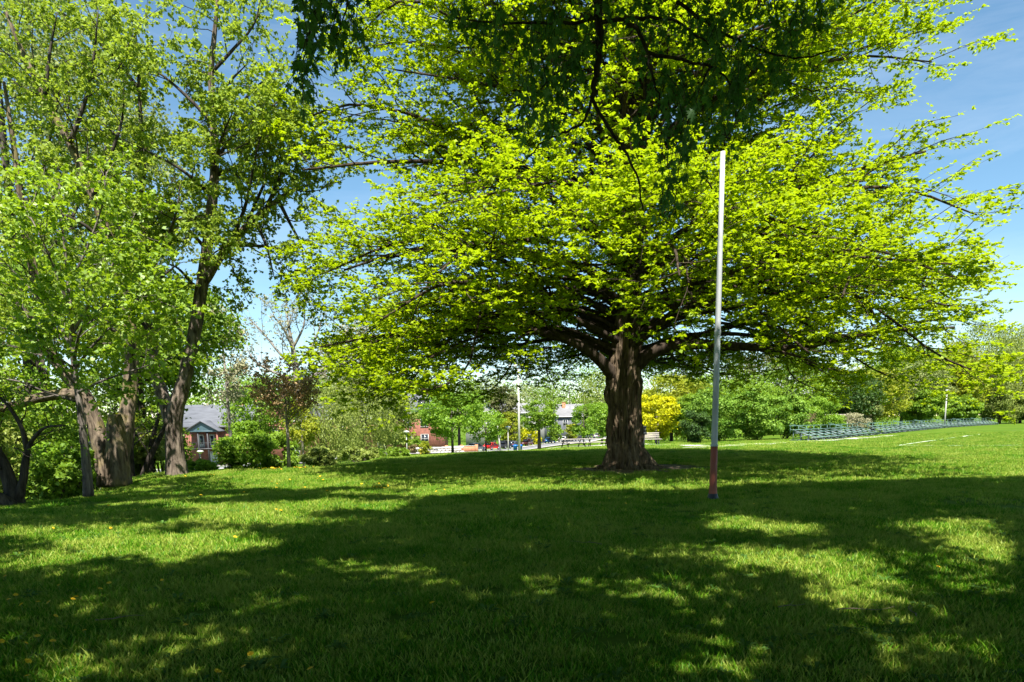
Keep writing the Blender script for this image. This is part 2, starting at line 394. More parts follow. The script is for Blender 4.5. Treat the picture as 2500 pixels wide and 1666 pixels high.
# ------------------------------------------------------------------ ground
rng = np.random.default_rng(7)
TRUNK = G(1530, 1143); TRUNK[2] = gz(TRUNK[0], TRUNK[1])
def ground():
    fr = [0, .5, 1.2, 2]
    while fr[-1] < 5200: fr.append(fr[-1] * 1.028 + .12)
    fr = np.array(fr); th = np.radians(np.concatenate([np.arange(-60, 60, .75), np.arange(60, 300, 6)]))
    X = fr[:, None] * np.sin(th); Y = fr[:, None] * np.cos(th); Z = ground_z(X, Y)
    n, k = X.shape; i = np.arange(n - 1)[:, None] * k; j = np.arange(k)[None]; jn = (j + 1) % k
    q = np.stack([i + j, i + jn, i + k + jn, i + k + j], -1).reshape(-1, 4)
    m, t, o = new_mat('lawn_ground'); b = t.nodes.new('ShaderNodeBsdfPrincipled'); b.inputs['Roughness'].default_value = 1; b.inputs['Specular IOR Level'].default_value = .05
    ge = t.nodes.new('ShaderNodeNewGeometry')
    def noise(sc, det=4, ro=.6):
        x = t.nodes.new('ShaderNodeTexNoise'); x.inputs['Scale'].default_value = sc; x.inputs['Detail'].default_value = det; x.inputs['Roughness'].default_value = ro
        t.links.new(ge.outputs['Position'], x.inputs['Vector']); return x.outputs['Fac']
    def ramp(f, a, b_, p=(.35, .65)):
        r = t.nodes.new('ShaderNodeValToRGB'); r.color_ramp.elements[0].position = p[0]; r.color_ramp.elements[1].position = p[1]
        r.color_ramp.elements[0].color = (*a, 1); r.color_ramp.elements[1].color = (*b_, 1); t.links.new(f, r.inputs['Fac']); return r.outputs['Color']
    fine = ramp(noise(14, 6, .7), (.036, .088, .006), (.10, .165, .014), (.3, .7))
    big = ramp(noise(.16, 5), (.044, .105, .007), (.115, .16, .016))
    mixa = t.nodes.new('ShaderNodeMixRGB'); mixa.inputs[0].default_value = .45; t.links.new(fine, mixa.inputs[1]); t.links.new(big, mixa.inputs[2])
    # distance from the big trunk: trodden soil
    vs = t.nodes.new('ShaderNodeVectorMath'); vs.operation = 'DISTANCE'; vs.inputs[1].default_value = (TRUNK[0] + .2, TRUNK[1] - .2, TRUNK[2])
    t.links.new(ge.outputs['Position'], vs.inputs[0])
    ad = t.nodes.new('ShaderNodeMath'); ad.operation = 'MULTIPLY_ADD'; ad.inputs[1].default_value = 3.2; t.links.new(noise(1.6, 5), ad.inputs[0]); t.links.new(vs.outputs['Value'], ad.inputs[2])
    mr = t.nodes.new('ShaderNodeMapRange'); mr.inputs['From Min'].default_value = 3.1; mr.inputs['From Max'].default_value = 4.2; mr.inputs['To Min'].default_value = 1; mr.inputs['To Max'].default_value = 0
    t.links.new(ad.outputs[0], mr.inputs['Value'])
    soil = ramp(noise(9, 6), (.10, .070, .045), (.27, .205, .14))
    m1 = t.nodes.new('ShaderNodeMixRGB'); t.links.new(mr.outputs['Result'], m1.inputs[0]); t.links.new(mixa.outputs[0], m1.inputs[1]); t.links.new(soil, m1.inputs[2])
    # small worn spots
    mr2 = t.nodes.new('ShaderNodeMapRange'); mr2.inputs['From Min'].default_value = .63; mr2.inputs['From Max'].default_value = .74; mr2.inputs['To Max'].default_value = .75; t.links.new(noise(.9, 4), mr2.inputs['Value'])
    m2 = t.nodes.new('ShaderNodeMixRGB'); t.links.new(mr2.outputs['Result'], m2.inputs[0]); t.links.new(m1.outputs[0], m2.inputs[1]); t.links.new(soil, m2.inputs[2])
    t.links.new(m2.outputs[0], b.inputs['Base Color'])
    bp = t.nodes.new('ShaderNodeBump'); bp.inputs['Strength'].default_value = .6; bp.inputs['Distance'].default_value = .05; t.links.new(noise(22, 5, .7), bp.inputs['Height']); t.links.new(bp.outputs['Normal'], b.inputs['Normal'])
    t.links.new(b.outputs['BSDF'], o.inputs['Surface'])
    me = np_mesh('ground', np.stack([X, Y, Z], -1).reshape(-1, 3), [q], m, None, True)
    tag(link_mesh('ground', me), 'mown park lawn sloping gently away to the street', None, None, 'structure')
ground()

def ribbon(name, pts, widths, mat, lift, sub=12, label=None, kerb=False):
    pts = np.array([p[:2] for p in pts], float); tt = np.linspace(0, len(pts) - 1, (len(pts) - 1) * sub + 1)
    c = np.stack([np.interp(tt, range(len(pts)), pts[:, 0]), np.interp(tt, range(len(pts)), pts[:, 1])], 1); wd = np.interp(tt, range(len(pts)), widths)
    for _ in range(sub): c[1:-1] = (c[:-2] + c[2:] + 2 * c[1:-1]) / 4
    tn = norm(np.gradient(c, axis=0)); nn = np.stack([-tn[:, 1], tn[:, 0]], 1); g = np.linspace(-.5, .5, 5)
    V = c[:, None] + nn[:, None] * (g[None, :, None] * wd[:, None, None]); X, Y = V[..., 0], V[..., 1]
    Z = ground_z(X, Y) + lift; n, k = X.shape; i = np.arange(n - 1)[:, None] * k; j = np.arange(k - 1)[None]
    q = np.stack([i + j, i + k + j, i + k + j + 1, i + j + 1], -1).reshape(-1, 4)
    me = np_mesh(name, np.stack([X, Y, Z], -1).reshape(-1, 3), [q], mat, None, True)
    return tag(link_mesh(name, me), label, None, None, 'structure'), c, tn

M['asphalt'] = pbr('asphalt', (.16, .16, .165), .9, 0, .2, .8, None, .2, 60)
M['concrete'] = pbr('concrete', (.50, .47, .43), .85, 0, .15, .6, None, .2, 40)
M['lime_white'] = pbr('lime_white', (.55, .60, .45), .95, 0, .3, 6)
road_c = [(-95, 92), (-50, 98), (-14, 112), (3, 142), (12, 168), (26, 205), (50, 262), (90, 330)]
ROAD, RC, RT = ribbon('road', road_c, [10] * 8, M['asphalt'], .10, 14, 'asphalt street with parked cars beyond the lawn')
for sgn, nm in ((1, 'far_pavement'), (-1, 'near_pavement')):
    off = RC[::6] + np.stack([-RT[::6, 1], RT[::6, 0]], 1) * 6.3 * sgn
    ribbon('pavement', [tuple(p) for p in off], [1.8] * len(off), M['concrete'], .18, 4, 'pale concrete pavement along the street')
ribbon('footpath', [G(*p) for p in ((1235, 1104), (1310, 1099), (1395, 1090), (1480, 1086), (1560, 1086.5), (1640, 1088), (1720, 1091))], [1.6] * 7, M['concrete'], .04, 8, 'pale footpath crossing the lawn behind the big tree')
ribbon('footpath', [G(*p) for p in ((1690, 1094.5), (1780, 1090), (1860, 1084.5), (1930, 1080.5), (2020, 1076), (2100, 1070.5), (2180, 1064))], [1.4, 1.8, 2, 2.3, 2.2, 2, 1.5], M['concrete'], .04, 8, 'pale gravel path leading to the bleachers')
ribbon('field_line', [G(2192, 1090), G(2290, 1076), G(2392, 1062)], [.16] * 3, M['lime_white'], .045, 8, 'chalked white line on the sports field')
ribbon('field_line', [G(2192, 1090), G(2340, 1090.5), G(2496, 1089)], [.12] * 3, M['lime_white'], .045, 8, 'chalked white line on the sports field')

# ------------------------------------------------------------------ grass (blades in tufts, scattered; nobody could count it)
def grass():
    r = np.random.default_rng(3)
    m, t, o = new_mat('grass_blade')
    ge = t.nodes.new('ShaderNodeNewGeometry'); oi = t.nodes.new('ShaderNodeObjectInfo')
    n = t.nodes.new('ShaderNodeTexNoise'); n.inputs['Scale'].default_value = .55; n.inputs['Detail'].default_value = 5; t.links.new(ge.outputs['Position'], n.inputs['Vector'])
    ad = t.nodes.new('ShaderNodeMath'); ad.operation = 'MULTIPLY_ADD'; ad.inputs[1].default_value = .45; t.links.new(oi.outputs['Random'], ad.inputs[0]); t.links.new(n.outputs['Fac'], ad.inputs[2])
    at_ = t.nodes.new('ShaderNodeAttribute'); at_.attribute_name = 'tint'
    a2 = t.nodes.new('ShaderNodeMath'); a2.operation = 'MULTIPLY_ADD'; a2.inputs[1].default_value = .5; t.links.new(at_.outputs['Fac'], a2.inputs[0]); t.links.new(ad.outputs[0], a2.inputs[2])
    cr = t.nodes.new('ShaderNodeValToRGB'); e = cr.color_ramp.elements
    e[0].position = .45; e[0].color = (.020, .105, .002, 1); e[1].position = 1.15; e[1].color = (.29, .36, .05, 1)
    x = e.new(.72); x.color = (.070, .215, .004, 1); x = e.new(.95); x.color = (.145, .30, .010, 1)
    t.links.new(a2.outputs[0], cr.inputs['Fac'])
    d = t.nodes.new('ShaderNodeBsdfDiffuse'); tr = t.nodes.new('ShaderNodeBsdfTranslucent'); g = t.nodes.new('ShaderNodeBsdfGlossy'); g.inputs['Roughness'].default_value = .45
    t.links.new(cr.outputs[0], d.inputs['Color']); t.links.new(cr.outputs[0], tr.inputs['Color'])
    ms = t.nodes.new('ShaderNodeMixShader'); ms.inputs[0].default_value = .30; t.links.new(d.outputs[0], ms.inputs[1]); t.links.new(tr.outputs[0], ms.inputs[2])
    m2 = t.nodes.new('ShaderNodeMixShader'); m2.inputs[0].default_value = .012; t.links.new(ms.outputs[0], m2.inputs[1]); t.links.new(g.outputs[0], m2.inputs[2]); t.links.new(m2.outputs[0], o.inputs['Surface'])
    tufts = []
    for k in range(5):
        nb = 85; rad = np.sqrt(r.random(nb)) * .15; an = r.random(nb) * 6.283; b = np.stack([rad * np.cos(an), rad * np.sin(an), np.full(nb, -.005)], 1)
        h = r.uniform(.028, .062, nb) * (1 + .5 * (r.random(nb) > .93) * (k > 2)); ld = r.random(nb) * 6.283; ln_ = r.uniform(.2, 1.0, nb) * h
        L = np.stack([np.cos(ld) * ln_, np.sin(ld) * ln_, h * .95], 1); wd = r.uniform(.0022, .0046, nb); sa = r.random(nb) * 6.283
        s = np.stack([np.cos(sa), np.sin(sa), 0 * sa], 1) * wd[:, None]
        mid = b + L * .5 + np.array([0, 0, 1]) * h[:, None] * .12
        v = np.stack([b - s, b + s, mid + s * .8, mid - s * .8, b + L], 1).reshape(-1, 3)
        i = np.arange(nb)[:, None] * 5; q = i + np.array([[0, 1, 2, 3]]); tt = i + np.array([[3, 2, 4]])
        tufts.append(bpy.data.objects.new('grass_tuft', np_mesh('grass_tuft', v, [q, tt], m, np.repeat(r.random(nb), 5))))
    pts = []; scl = []
    for y0, y1, dens, s in ((2.6, 9, 62, 1.0), (9, 16, 40, 1.15), (16, 28, 24, 1.2), (28, 50, 11, 1.35), (50, 70, 4, 1.5)):
        W = y1 * 1.25 + 1.5; nn = int(2 * W * (y1 - y0) * dens); x = r.uniform(-W, W, nn); y = r.uniform(y0, y1, nn); k = (x < y * 1.3 + 1.3) & (x > -y * .95 - 1.3)
        x, y = x[k], y[k]
        dt = np.hypot(x - TRUNK[0] - .2, y - TRUNK[1] + .2) + 3 * (vnoise(np.stack([x, y, 0 * x], 1) * .8, 9) - .5)
        worn = vnoise(np.stack([x, y, 0 * x], 1) * .55, 21)
        k = (r.random(len(x)) < np.clip((dt - 1.7) / 1.2, 0, 1)) & (r.random(len(x)) < np.clip((.93 - worn) * 6, .12, 1))
        if y0 >= 28: k &= (x > -.2 * y)
        x, y = x[k], y[k]; pts.append(np.stack([x, y, ground_z(x, y)], 1)); scl.append(s * r.uniform(.75, 1.25, len(x)) * (.75 + .7 * vnoise(np.stack([x, y, 0 * x], 1) * 1.1, 30)))
    pts = np.concatenate(pts); scl = np.concatenate(scl)
    me = bpy.data.meshes.new('grass'); me.vertices.add(len(pts)); me.vertices.foreach_set('co', pts.astype(np.float32).ravel())
    a = me.attributes.new('scl', 'FLOAT', 'POINT'); a.data.foreach_set('value', scl.astype(np.float32))
    a = me.attributes.new('rz', 'FLOAT', 'POINT'); a.data.foreach_set('value', (r.random(len(pts)) * 6.283).astype(np.float32))
    a = me.attributes.new('pick', 'INT', 'POINT'); a.data.foreach_set('value', r.integers(0, 5, len(pts)).astype(np.int32))
    ob = link_mesh('grass', me); tag(ob, 'short mown grass covering the lawn', 'grass', None, 'stuff')
    ng = bpy.data.node_groups.new('grass_scatter', 'GeometryNodeTree')
    ng.interface.new_socket('Geometry', in_out='INPUT', socket_type='NodeSocketGeometry'); ng.interface.new_socket('Geometry', in_out='OUTPUT', socket_type='NodeSocketGeometry')
    gi = ng.nodes.new('NodeGroupInput'); go = ng.nodes.new('NodeGroupOutput'); ip = ng.nodes.new('GeometryNodeInstanceOnPoints'); j = ng.nodes.new('GeometryNodeJoinGeometry')
    gti = ng.nodes.new('GeometryNodeGeometryToInstance')
    for tf in tufts:
        oi2 = ng.nodes.new('GeometryNodeObjectInfo'); oi2.inputs['Object'].default_value = tf; oi2.inputs['As Instance'].default_value = True
        ng.links.new(oi2.outputs['Geometry'], j.inputs[0])
    def na(nm, ty):
        x = ng.nodes.new('GeometryNodeInputNamedAttribute'); x.data_type = ty; x.inputs['Name'].default_value = nm; return x.outputs['Attribute']
    cx = ng.nodes.new('ShaderNodeCombineXYZ'); ng.links.new(na('rz', 'FLOAT'), cx.inputs['Z'])
    ng.links.new(gi.outputs[0], ip.inputs['Points']); ng.links.new(j.outputs[0], ip.inputs['Instance'])
    ip.inputs['Pick Instance'].default_value = True; ng.links.new(na('pick', 'INT'), ip.inputs['Instance Index'])
    e2r = ng.nodes.new('FunctionNodeEulerToRotation'); ng.links.new(cx.outputs[0], e2r.inputs[0]); ng.links.new(e2r.outputs[0], ip.inputs['Rotation'])
    ng.links.new(na('scl', 'FLOAT'), ip.inputs['Scale']); ng.links.new(ip.outputs[0], go.inputs[0])
    md = ob.modifiers.new('scatter', 'NODES'); md.node_group = ng
    print('grass tufts', len(pts))
grass()

# ------------------------------------------------------------------ the big lime tree
def px_path(lst, base=None):
    a = np.array([P(*p) for p in lst]); return a if base is None else a - base

def lime():
    base = TRUNK.copy(); root = empty('lime_tree', base, 'huge spreading lime tree with bright yellow-green spring leaves and a thick furrowed trunk', 'tree')
    Y0 = base[1]; r = np.random.default_rng(11)
    # trunk: ridged and flared, dense mesh
    cx = px_path([(1530, 1150, Y0), (1526, 1090, Y0), (1523, 1030, Y0), (1521, 960, Y0), (1522, 890, Y0), (1532, 800, Y0), (1540, 680, Y0), (1546, 540, Y0), (1552, 380, Y0), (1556, 220, Y0), (1552, 60, Y0), (1548, -120, Y0), (1550, -300, Y0)], base)
    rad_h = np.array([-.15, 0, .25, .6, 1.1, 1.8, 2.5, 3.0, 3.6, 4.6, 6, 8, 10, 13, 16, 19]); rad_r = np.array([.90, .80, .68, .57, .52, .505, .53, .55, .48, .42, .33, .27, .21, .15, .10, .04])
    n, k = 260, 120; hh = np.concatenate([np.linspace(-.15, 4.2, 190), np.linspace(4.25, 18.8, 70)]); th = np.arange(k) * 2 * np.pi / k
    X = np.interp(hh, cx[:, 2], cx[:, 0]); Yc = np.interp(hh, cx[:, 2], cx[:, 1]); R = np.interp(hh, rad_h, rad_r)
    H, T = np.meshgrid(hh, th, indexing='ij'); R = R[:, None] * np.ones_like(T)
    flare = np.exp(-np.clip(H, 0, 9) / .45)
    R *= 1 + .16 * flare * (np.cos(5 * T + 1) + .6 * np.cos(8 * T + 2.3))
    R *= 1 + .09 * np.cos(2 * T + .6 + H * .25) * np.exp(-H / 7) + .05 * np.cos(4 * T - H * .7)
    R += .10 * np.exp(-((H - 2.75) / .32) ** 2) * np.exp(-(np.angle(np.exp(1j * (T - .05)))) ** 2 / .35)   # burr on the right
    q = np.stack([np.cos(T) * 3.2, np.sin(T) * 3.2, H * .8], -1); q2 = np.stack([np.cos(T) * 8, np.sin(T) * 8, H * 1.7], -1); q3 = np.stack([np.cos(T) * 18, np.sin(T) * 18, H * 4.5], -1)
    rid = 1 - np.abs(vnoise(q, 1) * 2 - 1); rid2 = 1 - np.abs(vnoise(q2, 2) * 2 - 1)
    fade = np.clip(R / .5, .15, 1)
    R += fade * (-.16 * rid ** 3 - .13 * rid2 ** 2.5 + .08 * vnoise(q3, 4) + .05)
    V = np.stack([X[:, None] + R * np.cos(T), Yc[:, None] + R * np.sin(T), H], -1).reshape(-1, 3)
    i = np.arange(n - 1)[:, None] * k; j = np.arange(k)[None]; jn = (j + 1) % k
    for m_ in range(8):
        a = m_ * .785 + r.normal(0, .15); L_ = r.uniform(1.1, 1.9); q_ = []
        for e in np.linspace(.55, L_, 7): a += r.normal(0, .09); x_, y_ = math.cos(a) * e, math.sin(a) * e; q_.append([x_, y_, gz(base[0] + x_, base[1] + y_) - base[2] + .10 * (1 - e / L_) ** 1.3 - .025])
        g_ = Geo(); g_.tube(q_, np.linspace(.15, .03, 7), 7); g_.obj('root', M['lime_bark'], root, True)
    link_mesh('trunk', np_mesh('trunk', V, [np.stack([i + j, i + jn, i + k + jn, i + k + j], -1).reshape(-1, 4)], M['lime_bark'], None, True), root)
    cfg = dict(sp1=.42, l1=3.3, a1=.85, flat1=.72, wob=.15, trop1=.015, sp2=.36, l2=1.05, a2=.8, flat2=.78, trop2=.03, lpt=9)
    T_ = Tree(5, cfg); b3 = base
    def lp(*pts): return np.array([P(*p) for p in pts]) - b3
    Y = Y0
    drawn = [  # limbs that the photograph shows
        (lp((1545, 900, Y), (1600, 856, Y - .3), (1690, 842, Y - .8), (1800, 846, Y - 1), (1950, 850, Y - 1.2), (2120, 812, Y - 1), (2330, 800, Y - .5)), .27, .04, .42, 1.0),
        (lp((1510, 935, Y), (1465, 880, Y - .4), (1405, 838, Y - .8), (1320, 812, Y - 1), (1180, 795, Y - 1.4), (1000, 810, Y - 1.5), (850, 860, Y - 1.5)), .25, .03, .38, .95),
        (lp((1540, 690, Y), (1620, 600, Y - .4), (1730, 535, Y - .8), (1880, 480, Y - 1), (2070, 420, Y - 1), (2260, 370, Y - 1)), .21, .03, .4, 1.0),
        (lp((1530, 760, Y), (1640, 720, Y + .3), (1800, 705, Y + .3), (1960, 720, Y), (2060, 690, Y), (2200, 700, Y), (2380, 690, Y)), .20, .03, .4, 1.0),
        (lp((2000, 712, Y), (2060, 620, Y - .5), (2110, 520, Y - 1), (2170, 400, Y - 1)), .10, .02, .25, .9),
        (lp((1530, 760, Y), (1430, 690, Y - .4), (1320, 640, Y - .8), (1180, 600, Y - 1), (1000, 610, Y - 1.2), (840, 660, Y - 1)), .20, .03, .38, 1.0),
        (lp((1545, 560, Y), (1440, 470, Y - .3), (1320, 430, Y - .5), (1150, 400, Y - .8), (950, 395, Y - 1), (740, 415, Y - 1)), .18, .03, .38, 1.0),
        (lp((1550, 420, Y), (1480, 330, Y - .4), (1330, 240, Y - .6), (1150, 200, Y - .6), (960, 170, Y)), .15, .02, .35, 1.0),
        (lp((1555, 330, Y), (1640, 240, Y - .3), (1780, 150, Y - .5), (1950, 90, Y), (2100, 60, Y)), .14, .02, .35, 1.0),
    ]
    for pts, r0, r1, t0, sc in drawn: T_.limb(pts, r0, r1, 9, t0, sc * .85, True, .7)
    Hs = np.array([2.6, 4, 6, 9, 12, 15, 18, 21]); Rs = np.array([10.4, 12.0, 12.4, 11.9, 10.6, 8.9, 5.8, 1.5])
    N = 76
    for i in range(N):
        f = (i + .5) / N; hs = 3.4 + 10.2 * f; az = i * 2.39996 + .4; rise = 1.2 + 6.3 * min(1, f * 1.7)
        if f < .25: rise = r.uniform(-.2, 1.5)
        he = min(20.5, hs + rise); Re = np.interp(he, Hs, Rs) - 1.0
        ca, sa = math.cos(az), math.sin(az)
        if ca < 0 and he < 6.5: Re *= 1 + .12 * ca
        Re -= (.8 if he > 8 else .5) * (1 if ca > 0 else -.5)
        if sa < 0: Re = Re * (1 + sa) - sa * max(1.2, 8.6 - .52 * (he - 4))
                                             # towards the camera
        c0 = np.array([np.interp(hs, cx[:, 2], cx[:, 0]), 0, hs]); d = np.array([ca, sa, 0]); s = np.array([-sa, ca, 0])
        if f > .93: Re *= .7; he += .5
        arch = .5 + (1 - f) * .9
        pts = [c0, c0 + d * Re * .22 + [0, 0, (he - hs) * .35 + arch * .5], c0 + d * Re * .5 + s * r.normal(0, .6) + [0, 0, (he - hs) * .7 + arch], c0 + d * Re * .78 + s * r.normal(0, .9) + [0, 0, (he - hs) * .92 + arch * .8], c0 + d * Re + s * r.normal(0, 1) + [0, 0, he - hs]]
        r0 = .06 + .09 * (1 - f); T_.limb(pts, r0, .02, 7, .22, .95, True, .7)
    for i in range(24):
        az = i * 2.39996 + 1.1; ca, sa = math.cos(az), math.sin(az)
        if sa < -.15: continue
        Re = (11.0 if ca > 0 else 9.6) * (.82 if sa < -.3 else 1.0); hs = r.uniform(3.3, 4.8); he = r.uniform(3.0, 4.4); d = np.array([ca, sa, 0]); s = np.array([-sa, ca, 0])
        pts = [np.array([0, 0, hs]), d * Re * .25 + [0, 0, hs + .7], d * Re * .55 + s * r.normal(0, .8) + [0, 0, hs + .6], d * Re * .8 + s * r.normal(0, 1) + [0, 0, (hs + he) / 2 + .5], d * Re + s * r.normal(0, 1.1) + [0, 0, he]]
        T_.limb(pts, .11, .02, 7, .35, .95, True, .7)
    for i in range(0, 13, 2):                                               # boughs towards the camera
        az = -math.pi / 2 + (i - 6) * .21 + r.normal(0, .06); ca, sa = math.cos(az), math.sin(az); hs = 3.6 + (i * 5 % 13) * .3; he = hs - r.uniform(.2, 1.3) + .25 * (i * 5 % 13) ** .8; Re = r.uniform(7.6, 8.8) - .45 * max(0, he - 4); d = np.array([ca, sa, 0]); s = np.array([-sa, ca, 0])
        pts = [np.array([0, 0, hs]), d * Re * .3 + [0, 0, hs + .9], d * Re * .65 + s * r.normal(0, .6) + [0, 0, (hs + he) / 2 + 1.0], d * Re + s * r.normal(0, .8) + [0, 0, he]]
        T_.limb(pts, .08, .02, 7, .25, .95, True, .7)
    for i in range(0, 16, 2):
        az = -math.pi / 2 + (i - 7.5) * .17 + r.normal(0, .05); ca, sa = math.cos(az), math.sin(az); he = 4.0 + (i * 7 % 16) * .24; hs = he + .3; Re = r.uniform(8.2, 9.6) - .45 * (he - 4); d = np.array([ca, sa, 0]); s = np.array([-sa, ca, 0])
        pts = [np.array([0, 0, hs]), d * Re * .35 + [0, 0, hs + .7], d * Re * .7 + s * r.normal(0, .5) + [0, 0, he + .6], d * Re + s * r.normal(0, .7) + [0, 0, he]]
        T_.limb(pts, .06, .02, 7, .4, .9, True, .7)
    for i in range(16):                                               # upper crown, both sides
        az = (.0 if i % 4 else math.pi) + r.normal(0, .55); ca, sa = math.cos(az), math.sin(az); hs = 7.5 + i * .42; he = hs + 4.2; Re = np.interp(he, Hs, Rs) - .9; d = np.array([ca, sa, 0]); s = np.array([-sa, ca, 0])
        pts = [np.array([.1, 0, hs]), d * Re * .3 + [0, 0, hs + 2.0], d * Re * .65 + s * r.normal(0, .5) + [0, 0, hs + 3.6], d * Re + s * r.normal(0, .7) + [0, 0, he]]
        T_.limb(pts, .07, .015, 7, .3, .85, True, .7)
    for i in range(9):                                                # drooping skirt
        az = [2.6, 2.9, 3.2, 3.5, 3.8, -.5, .1, .5, 2.3][i]; ca, sa = math.cos(az), math.sin(az); Re = (8.0 if ca < 0 else 9.6) + r.normal(0, .3); hs = 4.0 + r.random(); he = r.uniform(2.3, 3.0); d = np.array([ca, sa, 0]); s = np.array([-sa, ca, 0])
        pts = [np.array([0, 0, hs]), d * Re * .3 + [0, 0, hs + .8], d * Re * .62 + s * r.normal(0, .6) + [0, 0, hs + .3], d * Re * .86 + s * r.normal(0, .8) + [0, 0, he + .6], d * Re + [0, 0, he]]
        T_.limb(pts, .08, .015, 7, .5, .8, True, .7)
    print('lime sprigs', len(T_.tw))
    v, q, tint = T_.leaves(5, .106, .090, .42, 1.0, .04, .25, .42, flat=.32)
    print('lime leaves', len(q))
    T_.wood.obj('limbs', M['limb_bark'], root, True)
    link_mesh('crown', leaf_mesh('crown', v, q, M['lime_leaf'], tint), root)
lime()

# ------------------------------------------------------------------ trees on the left, drawn from the photograph
def ridged_trunk(paths, k=28):
    """paths: list of (points, radii). bark relief pushed into dense tubes, several stems in ONE mesh"""
    g = Geo()
    for pts, rad in paths:
        pts = np.asarray(pts, float); L = np.concatenate([[0], np.cumsum(np.linalg.norm(np.diff(pts, axis=0), axis=1))]); n = max(12, int(L[-1] / .10))
        s = np.linspace(0, L[-1], n); c = np.stack([np.interp(s, L, pts[:, d]) for d in range(3)], 1); R = np.interp(s, L, rad)
        for _ in range(6): c[1:-1] = (c[:-2] + c[2:] + 2 * c[1:-1]) / 4
        nv = g.n; g.tube(c, R, k); v = g.v[-1]
        cc = np.repeat(c, k, 0); dlt = v - cc; u = norm(dlt); qn = np.concatenate([u[:, :2] * 4.5, (v[:, 2:3]) * 1.1 + u[:, 2:3] * 3], 1); q2 = qn * np.array([2.4, 2.4, 1.8])
        rr = np.repeat(R, k)[:, None]; rid = 1 - np.abs(vnoise(qn + 5, 7)[:, None] * 2 - 1); rd2 = 1 - np.abs(vnoise(q2, 8)[:, None] * 2 - 1)
        g.v[-1] = v + u * rr * (.10 - .20 * rid ** 3 - .16 * rd2 ** 2.5)
    return g

